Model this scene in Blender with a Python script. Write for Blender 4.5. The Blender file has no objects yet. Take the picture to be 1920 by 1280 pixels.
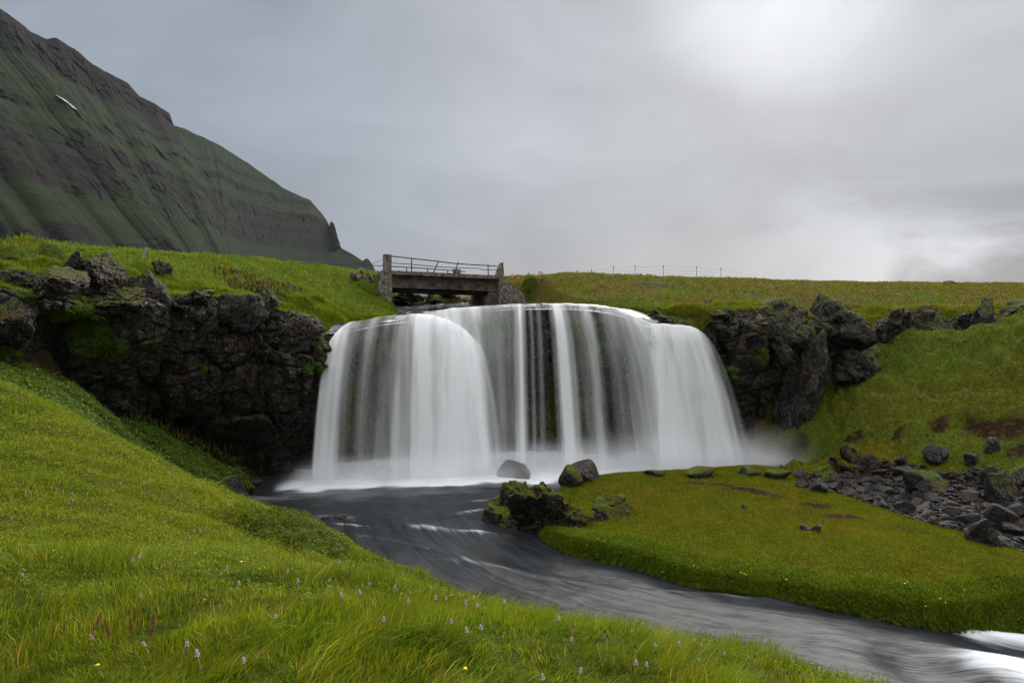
import bpy, math, numpy as np
from mathutils import Vector
PI = math.pi; R = math.radians
sc = bpy.context.scene
COL = sc.collection
rng = np.random.default_rng(7)

# ------------------------------------------------------------------ camera
CAMZ = 7.0; F = 1280.0; PITCH = math.atan(95 / 1280)
cam_d = bpy.data.cameras.new('camera'); cam = bpy.data.objects.new('camera', cam_d); COL.objects.link(cam)
cam.location = (0, 0, CAMZ); cam.rotation_euler = (PI / 2 - PITCH, 0, 0)
cam_d.sensor_width = 36; cam_d.lens = 24; cam_d.clip_start = 0.05; cam_d.clip_end = 6000
sc.camera = cam
# ------------------------------------------------------------------ exposure
sc.view_settings.view_transform = 'Standard'; sc.view_settings.look = 'None'
sc.view_settings.exposure = 1.05; sc.view_settings.gamma = 1
sc.cycles.use_denoising = True
sc.cycles.max_bounces = 8; sc.cycles.transparent_max_bounces = 24; sc.cycles.volume_bounces = 1
sc.cycles.diffuse_bounces = 3; sc.cycles.glossy_bounces = 2; sc.cycles.transmission_bounces = 4
sc.cycles.volume_step_rate = 1.0
SUN_EL = R(25); SUN_AZ = R(21)        # azimuth from +Y towards +X
SUNDIR = Vector((math.sin(SUN_AZ) * math.cos(SUN_EL), math.cos(SUN_AZ) * math.cos(SUN_EL), math.sin(SUN_EL)))
sun_d = bpy.data.lights.new('sun', 'SUN'); sun_d.energy = 2.0; sun_d.angle = R(35); sun_d.color = (1, .96, .9)
sun = bpy.data.objects.new('sun', sun_d); COL.objects.link(sun)
sun.rotation_euler = SUNDIR.to_track_quat('Z', 'Y').to_euler(); sun.location = (10, 30, 60)
# ------------------------------------------------------------------ node helper
class NT:
    def __init__(s, tree): s.t = tree; s.n = tree.nodes; s.l = tree.links
    def node(s, typ, **kw):
        nd = s.n.new(typ)
        for k, v in kw.items(): setattr(nd, k, v)
        return nd
    def inp(s, sock, v):
        if v is None: return
        if isinstance(v, bpy.types.NodeSocket): s.l.new(v, sock)
        else:
            if sock.type == 'RGBA' and hasattr(v, '__len__') and len(v) == 3: v = (*v, 1)
            sock.default_value = v
    def math(s, op, a, b=None, c=None, clamp=False):
        nd = s.node('ShaderNodeMath', operation=op, use_clamp=clamp)
        for i, v in enumerate((a, b, c)): s.inp(nd.inputs[i], v)
        return nd.outputs[0]
    def mul(s, a, b): return s.math('MULTIPLY', a, b)
    def add(s, a, b): return s.math('ADD', a, b)
    def vmath(s, op, a, b=None):
        nd = s.node('ShaderNodeVectorMath', operation=op)
        s.inp(nd.inputs[0], a)
        if b is not None: s.inp(nd.inputs[1], b)
        return nd.outputs['Value'] if op in ('DOT_PRODUCT', 'LENGTH') else nd.outputs[0]
    def ramp(s, v, lo, hi, a=0., b=1.):
        nd = s.node('ShaderNodeMapRange'); nd.interpolation_type = 'SMOOTHSTEP'
        for i, q in enumerate((v, lo, hi, a, b)): s.inp(nd.inputs[i], q)
        return nd.outputs[0]
    def mix(s, f, a, b, blend='MIX'):
        nd = s.node('ShaderNodeMix', data_type='RGBA', blend_type=blend)
        s.inp(nd.inputs[0], f); s.inp(nd.inputs[6], a); s.inp(nd.inputs[7], b)
        return nd.outputs[2]
    def noise(s, vec=None, scale=5, detail=4, rough=.55, dist=0., lac=2.):
        nd = s.node('ShaderNodeTexNoise'); s.inp(nd.inputs['Vector'], vec)
        nd.inputs['Scale'].default_value = scale; nd.inputs['Detail'].default_value = detail
        nd.inputs['Roughness'].default_value = rough; nd.inputs['Distortion'].default_value = dist
        return nd.outputs['Fac']
    def voro(s, vec=None, scale=5, feature='F1'):
        nd = s.node('ShaderNodeTexVoronoi', feature=feature); s.inp(nd.inputs['Vector'], vec)
        nd.inputs['Scale'].default_value = scale
        return nd.outputs['Distance']
    def attr(s, name, out='Fac'):
        return s.node('ShaderNodeAttribute', attribute_name=name).outputs[out]
    def pos(s): return s.node('ShaderNodeTexCoord').outputs['Object']
    def scale(s, vec, sx, sy, sz):
        return s.vmath('MULTIPLY', vec, (sx, sy, sz))
    def bump(s, h, dist=.02, strength=1., normal=None):
        nd = s.node('ShaderNodeBump'); s.inp(nd.inputs['Height'], h)
        nd.inputs['Distance'].default_value = dist; nd.inputs['Strength'].default_value = strength
        if normal is not None: s.inp(nd.inputs['Normal'], normal)
        return nd.outputs[0]
def new_mat(name):
    m = bpy.data.materials.new(name); m.use_nodes = True
    t = NT(m.node_tree); t.n.clear()
    t.out = t.node('ShaderNodeOutputMaterial')
    return m, t
def principled(t, color, rough=.8, normal=None, spec=.3, **kw):
    p = t.node('ShaderNodeBsdfPrincipled')
    t.inp(p.inputs['Base Color'], color); t.inp(p.inputs['Roughness'], rough)
    t.inp(p.inputs['Specular IOR Level'], spec)
    if normal is not None: t.inp(p.inputs['Normal'], normal)
    for k, v in kw.items(): t.inp(p.inputs[k], v)
    return p
# ------------------------------------------------------------------ sky: overcast cloud deck over a physical sky
world = bpy.data.worlds.new('World'); sc.world = world; world.use_nodes = True
t = NT(world.node_tree); t.n.clear()
wo = t.node('ShaderNodeOutputWorld'); bg = t.node('ShaderNodeBackground')
sky = t.node('ShaderNodeTexSky', sky_type='NISHITA'); sky.sun_disc = False
sky.sun_elevation = SUN_EL; sky.sun_rotation = SUN_AZ
dirv = t.node('ShaderNodeTexCoord').outputs['Generated']
sep = t.node('ShaderNodeSeparateXYZ'); t.inp(sep.inputs[0], dirv)
X, Y, Z = sep.outputs
warp = t.scale(dirv, 1, 1, 1.9)
n1 = t.noise(warp, 1.7, 5, .5, .45)
n2 = t.noise(t.vmath('ADD', warp, (3.1, 1.7, .4)), 3.6, 5, .52, .7)
cool = (.262, .295, .350); warm = (.333, .344, .368)
lr = t.ramp(X, -.55, .25)
c = t.mix(lr, cool, warm)
# broad brightness of the deck: smooth cloud masses
m = t.add(t.mul(t.math('SUBTRACT', n1, .5), .85), t.mul(t.math('SUBTRACT', n2, .5), .5))
c = t.mix(1, c, t.node('ShaderNodeCombineColor').outputs[0], 'MULTIPLY') if False else c
gain = t.add(1., t.mul(m, 1.3))
# glow where the sun sits behind the deck
sd = t.vmath('DOT_PRODUCT', dirv, tuple(SUNDIR))
glow = t.add(t.mul(t.mul(t.ramp(sd, .978, 1.0), t.ramp(n2, .3, .62, .25, 1.0)), .8), t.mul(t.ramp(sd, .78, 1.), .30))
# a brighter break low over the sea on the right
brk = t.mul(t.ramp(Z, .20, .03), t.ramp(X, .25, .6))
brk = t.mul(brk, t.ramp(n2, .38, .6))
# the deck brightens overhead, raised beyond CIE overcast to light the ground
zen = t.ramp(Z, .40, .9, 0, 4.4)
tot = t.add(t.add(gain, glow), t.mul(brk, 1.0))
# belt just above horizon a little darker on right
belt = t.mul(t.ramp(Z, .26, .13), t.ramp(Z, .02, .12)); belt = t.mul(belt, t.ramp(X, .1, .45))
tot = t.math('SUBTRACT', tot, t.mul(belt, .08))
tot = t.mul(tot, .545)
cl = t.vmath('SCALE', c); 
nd = cl.node; t.inp(nd.inputs['Scale'], tot)
skyc = t.vmath('SCALE', sky.outputs[0]); skyc.node.inputs['Scale'].default_value = .08
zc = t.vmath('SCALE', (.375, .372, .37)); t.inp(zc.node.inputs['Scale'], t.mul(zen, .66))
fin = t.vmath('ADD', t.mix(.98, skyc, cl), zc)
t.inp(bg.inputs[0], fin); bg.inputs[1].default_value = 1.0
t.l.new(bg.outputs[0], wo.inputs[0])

# ------------------------------------------------------------------ numpy noise
def _h(ix, iy, iz, seed):
    n = (ix.astype(np.int64) * 374761393 + iy.astype(np.int64) * 668265263 + iz.astype(np.int64) * 2147483647 + seed * 974634777) & 0xffffffff
    n = ((n ^ (n >> 13)) * 1274126177) & 0xffffffff
    n = ((n ^ (n >> 16)) * 2246822519) & 0xffffffff
    n = (n ^ (n >> 15)) & 0xffffff
    return n / float(0xffffff)
def vnoise(p, seed=0):
    p = np.asarray(p, float); i = np.floor(p); f = p - i; f = f * f * (3 - 2 * f); i = i.astype(np.int64)
    r = 0
    for dx in (0, 1):
        wx = f[:, 0] if dx else 1 - f[:, 0]
        for dy in (0, 1):
            wy = f[:, 1] if dy else 1 - f[:, 1]
            for dz in (0, 1):
                wz = f[:, 2] if dz else 1 - f[:, 2]
                r = r + wx * wy * wz * _h(i[:, 0] + dx, i[:, 1] + dy, i[:, 2] + dz, seed)
    return r * 2 - 1
def fbm(p, scale=1., octv=4, seed=0, gain=.5):
    p = np.asarray(p, float) * scale; a = 1.; s = 0; tot = 0
    for k in range(octv):
        s = s + a * vnoise(p + k * 17.3, seed + k * 13); tot += a; a *= gain; p = p * 2.03
    return s / tot
def fbm2(x, y, scale=1., octv=4, seed=0, gain=.5):
    x = np.asarray(x, float); y = np.asarray(y, float)
    return fbm(np.stack([x.ravel(), y.ravel(), np.zeros(x.size) + .37], 1), scale, octv, seed, gain).reshape(x.shape)
def facet(p, scale, seed=0, tilt=.5):
    """blocky fracture noise: every Voronoi cell is a tilted plane; returns height, edge distance"""
    q = np.asarray(p, float) * scale; i = np.floor(q).astype(np.int64)
    d1 = np.full(len(q), 9.); d2 = np.full(len(q), 9.); h = np.zeros(len(q))
    for dx in (-1, 0, 1):
        for dy in (-1, 0, 1):
            for dz in (-1, 0, 1):
                cx, cy, cz = i[:, 0] + dx, i[:, 1] + dy, i[:, 2] + dz
                c = np.stack([cx + _h(cx, cy, cz, seed), cy + _h(cx, cy, cz, seed + 1), cz + _h(cx, cy, cz, seed + 2)], 1)
                v = q - c; d = np.sqrt((v * v).sum(1))
                g = np.stack([_h(cx, cy, cz, seed + 3 + k) - .5 for k in range(3)], 1) * 2 * tilt
                hh = (_h(cx, cy, cz, seed + 7) - .5) + (g * v).sum(1)
                near = d < d1
                d2 = np.where(near, d1, np.minimum(d2, d)); h = np.where(near, hh, h); d1 = np.where(near, d, d1)
    return h, d2 - d1
def sstep(x, a, b):
    t_ = np.clip((x - a) / (b - a), 0, 1); return t_ * t_ * (3 - 2 * t_)
def lerp(a, b, t_): return a + (b - a) * t_

# ------------------------------------------------------------------ surveying: photo measurements -> world points
def ray(px, row):
    a = (px - 960) / F; b = (640 - row) / F
    return np.array([a, math.cos(PITCH) + b * math.sin(PITCH), -math.sin(PITCH) + b * math.cos(PITCH)])
def P(px, row, Y):
    d = ray(px, row); s = Y / d[1]; return np.array([d[0] * s, Y, CAMZ + d[2] * s])
def Pz(px, row, z):
    d = ray(px, row); s = (z - CAMZ) / d[2]; return np.array([d[0] * s, d[1] * s, z])
class RBF:
    def __init__(s, pts, smooth=0.):
        p = np.array(pts, float); s.c = p[:, :2]; n = len(p)
        d = np.linalg.norm(s.c[:, None] - s.c[None], axis=2)
        K = s.k(d) + np.eye(n) * smooth
        A = np.zeros((n + 3, n + 3)); A[:n, :n] = K; A[:n, n] = 1; A[:n, n + 1:] = s.c
        A[n, :n] = 1; A[n + 1:, :n] = s.c.T
        s.w = np.linalg.solve(A, np.concatenate([p[:, 2], [0, 0, 0]])); s.n = n
    @staticmethod
    def k(d): return d * d * np.log(d + 1e-9)
    def __call__(s, x, y):
        x = np.asarray(x, float); y = np.asarray(y, float); sh = x.shape; x = x.ravel(); y = y.ravel()
        o = np.empty(len(x))
        for a in range(0, len(x), 50000):
            b = slice(a, a + 50000)
            d = np.sqrt((x[b, None] - s.c[None, :, 0]) ** 2 + (y[b, None] - s.c[None, :, 1]) ** 2)
            o[b] = s.k(d) @ s.w[:s.n] + s.w[s.n] + s.w[s.n + 1] * x[b] + s.w[s.n + 2] * y[b]
        return o.reshape(sh)
def poly_sd(x, y, poly):
    """signed distance, positive inside"""
    x = np.asarray(x, float); y = np.asarray(y, float)
    best = np.full(x.shape, 1e9); inside = np.zeros(x.shape, bool); n = len(poly)
    for i in range(n):
        ax, ay = poly[i][:2]; bx, by = poly[(i + 1) % n][:2]
        ex, ey = bx - ax, by - ay; L = ex * ex + ey * ey + 1e-12
        t_ = np.clip(((x - ax) * ex + (y - ay) * ey) / L, 0, 1)
        best = np.minimum(best, (x - ax - t_ * ex) ** 2 + (y - ay - t_ * ey) ** 2)
        cond = (ay > y) != (by > y)
        with np.errstate(divide='ignore', invalid='ignore'):
            xi = (bx - ax) * (y - ay) / (by - ay + (by == ay) * 1e-12) + ax
        inside ^= cond & (x < xi)
    d = np.sqrt(best); return np.where(inside, d, -d)
def catmull(pts, n):
    pts = np.array(pts, float); L = np.concatenate([[0], np.cumsum(np.linalg.norm(np.diff(pts[:, :2], axis=0), axis=1))])
    q = np.linspace(0, L[-1], n); i = np.clip(np.searchsorted(L, q, 'right') - 1, 0, len(pts) - 2)
    t_ = ((q - L[i]) / (L[i + 1] - L[i]))[:, None]
    p0 = pts[np.maximum(i - 1, 0)]; p1 = pts[i]; p2 = pts[i + 1]; p3 = pts[np.minimum(i + 2, len(pts) - 1)]
    return .5 * (2 * p1 + (p2 - p0) * t_ + (2 * p0 - 5 * p1 + 4 * p2 - p3) * t_ ** 2 + (3 * p1 - p0 - 3 * p2 + p3) * t_ ** 3)

# cliff line: (px, distance, row of top, row of base)
CL = [(-420, 14.0, 500, 620), (-260, 14.8, 515, 650), (-120, 15.6, 528, 675), (0, 16.8, 540, 700), (130, 18.8, 556, 715), (230, 20.3, 548, 795),
      (320, 21.7, 558, 822), (400, 23.0, 556, 872), (480, 24.0, 574, 905), (550, 24.9, 594, 908), (592, 25.8, 628, 908),
      (640, 26.9, 617, 903), (700, 27.5, 600, 895), (780, 28.0, 592, 893), (860, 28.4, 586, 888), (930, 28.7, 577, 885),
      (1000, 28.9, 573, 882), (1090, 28.8, 576, 880), (1160, 28.6, 588, 880), (1210, 28.2, 608, 880), (1260, 28.0, 616, 880), (1305, 28.1, 618, 875),
      (1345, 28.3, 592, 862), (1400, 28.4, 582, 848), (1470, 28.8, 586, 815), (1540, 29.4, 600, 785), (1600, 30.2, 618, 705),
      (1650, 31.2, 622, 680), (1710, 32.2, 606, 636), (1780, 32.6, 600, 622), (1850, 32.0, 596, 612), (1930, 31.0, 590, 604), (2100, 30, 588, 600), (2500, 30, 590, 600)]
CPT = []; CPB = []
for px, Yd, rt, rb in CL:
    a = P(px, rt, Yd); b = P(px, rb, Yd); CPT.append(a); CPB.append([a[0], a[1], b[2]])
CPT = np.array(CPT); CPB = np.array(CPB)
NC = 1500
Cc = catmull(np.column_stack([CPT[:, :2], CPT[:, 2], CPB[:, 2], [c[0] for c in CL]]), NC)   # x,y,ztop,zbase,px
Cpoly = [tuple(c) for c in Cc[::12, :2]]
cliff_poly = [(Cpoly[0][0] - 120, Cpoly[0][1] - 40)] + Cpoly + [(300, 20), (900, 200), (900, 5000), (-3000, 5000), (-3000, -100)]

# lower ground survey
low = [P(-300, 1280, 2.8), P(0, 1280, 2.9), P(480, 1280, 2.7), P(960, 1280, 2.8), P(1300, 1300, 3.1), P(1600, 1312, 3.9), P(2000, 1420, 4.4),
       P(-300, 1000, 6), P(0, 1000, 6), P(480, 1080, 5.2), P(960, 1160, 7.2), P(700, 1075, 9.5),
       P(1400, 1246, 5.4), P(1200, 1206, 6.7), P(960, 1154, 8.7), P(800, 1092, 11), P(640, 1024, 14.8), P(540, 975, 18.2),
       P(0, 850, 9), P(300, 950, 9.5), P(600, 1080, 7.5), P(-300, 850, 9), P(0, 720, 13), P(150, 795, 13.7), P(260, 862, 15.3), P(370, 915, 18.2),
       P(0, 700, 16.2), P(130, 722, 18.2), P(230, 805, 19.6), P(250, 862, 17.4), P(320, 848, 20.6), P(400, 888, 21.8), P(170, 790, 16.8), P(440, 928, 22.2), P(-200, 690, 14.5), P(-400, 640, 13.5),
       (0, 11.9, .25), (-1.9, 14.2, .35), (-3.2, 16.6, .35), (3.2, 10.4, .3), (7.5, 9.0, .0), (13, 7.8, -.5), (25, 5, -.9), (1.5, 9.8, 1.7), (-1.5, 11.6, 1.7), (4.2, 8, 1.8), (8, 6.5, 1.6), (7, 4.5, 2.3), (12, 4, 1.7),
       (0, 0, 5.4), (-4, 0, 5.7), (4, 0, 4.9), (0, -6, 6), (-12, -6, 7.6), (12, -6, 4), (-12, 4, 6.6), (-14, 10, 6.5), (25, -5, 2.5), (-40, 0, 10), (40, 0, 1),
       Pz(1060, 1008, .36), Pz(1300, 1068, .34), Pz(1500, 1100, .30), Pz(1700, 1122, .24), Pz(1900, 1135, .1), Pz(1300, 950, .66), Pz(1120, 925, .5), Pz(1150, 985, .42), Pz(1075, 985, .28), Pz(1350, 1030, .5),
       Pz(1500, 1000, .64), Pz(1700, 1050, .55), Pz(1900, 1085, .4), Pz(1150, 898, .7), Pz(1300, 893, .78), Pz(1420, 888, .72), Pz(1510, 905, .62),
       Pz(1560, 895, .35), Pz(1700, 930, .35), Pz(1850, 990, .35), Pz(1930, 1020, .35), Pz(1920, 920, .9), Pz(1750, 885, .8), Pz(1620, 868, .45),
       P(1450, 852, 27.9), P(1500, 820, 28.1), P(1600, 715, 29.4), P(1680, 640, 30.6), P(1800, 640, 29), P(1920, 610, 28), P(1920, 700, 25.5),
       P(1700, 760, 26.5), P(1850, 780, 24.4), P(1920, 830, 22.5), P(1700, 842, 24.5), P(1600, 832, 26), P(2200, 620, 26), P(2200, 800, 20), P(2200, 1000, 16),
       (12.6, 27, .3), (11.2, 28.2, .3), (1.6, 20.5, .2), (2.3, 22.8, .42), (9, 24.8, .55), (26, 12, .5), (40, 14, 1.5)]
low += [tuple(b - np.array([0, .4, 0])) for b in CPB[::2]]
LOW = RBF(low, .02)
up = [tuple(a) for i, a in enumerate(CPT) if i < 11 or i > 21]
up += [P(-200, 462, 19), P(0, 458, 20.5), P(60, 450, 22.5), P(130, 455, 23), P(200, 462, 24.5), P(300, 479, 27), P(420, 485, 30), P(520, 496, 33), P(620, 505, 35), P(680, 522, 36),
       P(200, 505, 21.6), P(100, 500, 19.9), P(0, 500, 18.2), P(400, 520, 25.5), P(500, 542, 27), P(600, 558, 28.6), P(650, 566, 30.5), P(700, 572, 32.0), P(640, 600, 27.6),
       P(1000, 560, 33), P(1030, 530, 36), P(1090, 515, 38), P(1200, 519, 41), P(1400, 525, 43), P(1650, 531, 46), P(1920, 533, 48), P(2300, 536, 46),
       P(1300, 560, 32.5), P(1200, 571, 30.8), P(1130, 566, 31.5), P(1500, 548, 36), P(1800, 552, 38), P(1100, 545, 34),
       (-30, 45, 8.5), (-12, 48, 8.2), (0, 55, 7.0), (25, 60, 7.2), (50, 60, 7.3), (-60, 60, 8), (0, 90, 6.0), (60, 90, 6.2), (-60, 90, 6.3), (-50, 30, 8.2), (60, 40, 7.6), (-35, 10, 8.6), (-60, 0, 9), P(-100, 463, 22), P(-50, 462, 30), P(60, 462, 32), P(150, 468, 34)]
up += [P(955, 574, 34.5), P(985, 569, 34.0), P(660, 601, 28.6), P(700, 592, 29.6), P(730, 582, 32.5)]
UP = RBF(up, .02)
wat_u = [P(640, 614, 26.9), P(700, 602, 27.5), P(680, 607, 28.6), P(740, 598, 30), P(760, 590, 32), P(800, 589, 28), P(860, 580, 28.4), P(930, 573, 28.7), P(1000, 570.5, 28.9), P(1090, 571.5, 28.9), P(1160, 582, 28.6), P(1200, 597, 28.3),
         P(1240, 609, 28.1), P(1300, 614, 28.1), P(800, 583, 33), P(900, 577, 33), P(760, 579, 36), P(1000, 570.8, 31), P(1110, 571.5, 31), P(1180, 583, 30), (-5, 45, 6.45), (-4, 60, 6.7), (-8, 60, 6.7), (-8, 28, 6.0), (9, 29.5, 5.9)]
WU = RBF(wat_u, .01)
STREAM = [(-7.2, 26.2), (-7.0, 27.5), (-6.3, 28.2), (-5.3, 29.3), (-4.9, 31.2), (-5.6, 33.8), (-6.1, 35.5), (-7, 39), (-9, 52), (-9, 70), (-3, 70), (-3, 52), (-1.4, 40.5), (-.5, 38.3), (1.15, 37.9), (1.55, 35.4), (2.1, 33.4), (2.8, 31.9), (4.6, 30.9), (6.1, 30.0), (7.6, 29.0), (7.9, 27.2), (4, 26), (-4, 25)]
NB = [(-13, 29.5), (-12, 27.2), (-9.8, 24.6)] + [tuple(Pz(468, 920, 0)[:2]), tuple(Pz(480, 938, 0)[:2]), tuple(Pz(560, 985, 0)[:2]), (-5.2, 19.4), (-3.8, 16.9), (-2.2, 14.5), (-.2, 12.6), (2.6, 11.1), (5, 10.1), (8, 9.3), (13, 8.3), (40, 4)]
FB = [(40, 10), (20, 12.0), tuple(Pz(1925, 1168, -.35)[:2]), tuple(Pz(1790, 1160, -.1)[:2]), tuple(Pz(1700, 1152, 0)[:2]), tuple(Pz(1500, 1128, 0)[:2]), tuple(Pz(1300, 1100, 0)[:2]),
      tuple(Pz(1180, 1062, 0)[:2]), tuple(Pz(1060, 1036, 0)[:2]), tuple(Pz(1018, 1012, 0)[:2]), (.95, 19.9), (1.0, 21.2), (1.5, 22.6), (2.1, 23.6), (3.2, 24.3), (6, 25.0), (9, 25.4), (10.6, 25.9), (12.2, 26.6), (11.9, 27.4), (10.6, 28.3), (9.8, 29.5)]
POOL = NB + FB
def wz(x, y):   # river surface level
    return -.55 * sstep(np.asarray(x) + .25 * (np.asarray(y) - 12), 6.5, 12.5)
def side_w(x, y):
    d = poly_sd(x, y, cliff_poly)
    e0 = lerp(1.5, .2, sstep(np.asarray(x), 8.5, 14.5))
    e0 = np.where(x < -12, lerp(1.5, .5, sstep(-np.asarray(x), 12, 16)), e0)
    wd = lerp(.35, 2.0, sstep(np.asarray(x), 12.5, 18))
    return d, sstep(d, e0 - wd * .5, e0 + wd * .5)
def HU(x, y, det=True):
    z = UP(x, y)
    r = np.hypot(x, y); far = sstep(r, 70, 130); z = lerp(z, 5.5, far)
    if det:
        lf = sstep(-x, 4, 7) * (1 - .55 * sstep(y, 24, 30))
        z = z + (.13 * fbm2(x, y, .9, 3, 5) + .07 * fbm2(x, y, 2.6, 3, 6)) * (1 - far)
        z = z + ((.34 * np.abs(fbm2(x, y, .8, 4, 7)) - .08) * (.5 + 1.3 * lf) + .10 * np.abs(fbm2(x, y, 2.2, 3, 8))) * (1 - far) * (1 - .6 * sstep(y, 34, 42))
    z = z - .24 * sstep(-x, 6, 11) * (1 - far)
    s = poly_sd(x, y, STREAM)
    w = sstep(s, -.55, .35)
    zs = WU(x, y) - .3 + (.10 * fbm2(x, y, 1.7, 3, 9) if det else 0)
    zs = np.where(far > .5, 5, zs)
    return lerp(z, zs, w)
def HL(x, y, det=True):
    z = LOW(x, y); r = np.hypot(x, y)
    z = np.clip(z, -3, 12); far = sstep(r, 70, 130); z = lerp(z, 2, far)
    s = poly_sd(x, y, POOL)
    if det: s = s + .16 * fbm2(x, y, 1.3, 3, 78)
    w = sstep(s, -.12, .55)
    near_side = (y < 12.8 - .15 * x) | (x < -2.5)
    if det:
        am = sstep(-s, 0., 1.)
        nz = (.16 * fbm2(x, y, .55, 3, 11) + .10 * fbm2(x, y, 1.9, 3, 12)) * am
        nz = nz + .035 * fbm2(x, y, 7, 2, 14) * am
        slope = (y > 24.5) & (x > 10)
        nz = nz * np.where(near_side, .9, np.where(slope, 1.9, .45))
        nz = nz + np.where(near_side, .16, np.where(slope, .85, .03)) * np.abs(fbm2(x, y, np.where(near_side, 1.1, .8)[0, 0] if False else .95, 4, 19)) * am * sstep(np.hypot(x, y), 3, 6)
        z = z + nz
        # soil terraces on the right slope
    b = np.where(near_side, 0, (.12 + .16 * (fbm2(x, y, .7, 3, 77) * .5 + .5 if det else .5)) * sstep(-s, 0.02, .35))
    z = np.where(near_side, z, np.maximum(z, wz(x, y) - .05 + b))
    return lerp(z, wz(x, y) - .7, w)
def H(x, y, det=True):
    x = np.asarray(x, float); y = np.asarray(y, float)
    d, w = side_w(x, y)
    return lerp(HL(x, y, det), HU(x, y, det), w)

# ------------------------------------------------------------------ mesh helper
def mk(name, V, Fa, mat=None, attrs=None, smooth=True, parent=None, link=True):
    V = np.ascontiguousarray(V, dtype=np.float32); me = bpy.data.meshes.new(name)
    Fl = Fa if isinstance(Fa, list) else [Fa]
    Fl = [np.ascontiguousarray(f, dtype=np.int32) for f in Fl if len(f)]
    nl = sum(f.size for f in Fl); nf = sum(len(f) for f in Fl)
    me.vertices.add(len(V)); me.vertices.foreach_set('co', V.ravel())
    me.loops.add(nl); me.loops.foreach_set('vertex_index', np.concatenate([f.ravel() for f in Fl]))
    st = []; o = 0
    for f in Fl: st.append(o + np.arange(len(f)) * f.shape[1]); o += f.size
    me.polygons.add(nf); me.polygons.foreach_set('loop_start', np.concatenate(st).astype(np.int32))
    me.polygons.foreach_set('use_smooth', np.full(nf, smooth))
    for k, a in (attrs or {}).items():
        a = np.ascontiguousarray(a, dtype=np.float32)
        if a.ndim == 1: me.attributes.new(k, 'FLOAT', 'POINT').data.foreach_set('value', a)
        else:
            if a.shape[1] == 3: a = np.column_stack([a, np.ones(len(a), np.float32)])
            me.attributes.new(k, 'FLOAT_COLOR', 'POINT').data.foreach_set('color', np.ascontiguousarray(a, np.float32).ravel())
    me.update(calc_edges=True); me.validate()
    if mat: me.materials.append(mat)
    o = bpy.data.objects.new(name, me)
    if link: COL.objects.link(o)
    if parent: o.parent = parent
    return o
def grid_faces(nu, nv):
    i = np.arange(nu - 1)[:, None] * nv + np.arange(nv - 1)[None]
    return np.stack([i, i + nv, i + nv + 1, i + 1], -1).reshape(-1, 4)
def tag(o, label=None, cat=None, group=None, kind=None):
    if label: o['label'] = label
    if cat: o['category'] = cat
    if group: o['group'] = group
    if kind: o['kind'] = kind
    return o
def thing(name, label, cat, loc=(0, 0, 0), group=None):
    o = bpy.data.objects.new(name, None); COL.objects.link(o); o.location = loc; o.empty_display_size = .1
    return tag(o, label, cat, group)
def vnormals(V, nu, nv):
    G = V.reshape(nu, nv, 3); du = np.gradient(G, axis=0); dv = np.gradient(G, axis=1)
    n = np.cross(du, dv); n /= np.linalg.norm(n, axis=2, keepdims=True) + 1e-9
    return n.reshape(-1, 3)
def blob(V, blobs):
    m_ = np.zeros(len(V))
    for (px, row, Yd, r) in blobs:
        c_ = P(px, row, Yd); d = np.linalg.norm((V - c_) * np.array([1, .35, 1]), axis=1)
        m_ = np.maximum(m_, 1 - sstep(d, r * .55, r * 1.25))
    return m_

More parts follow.
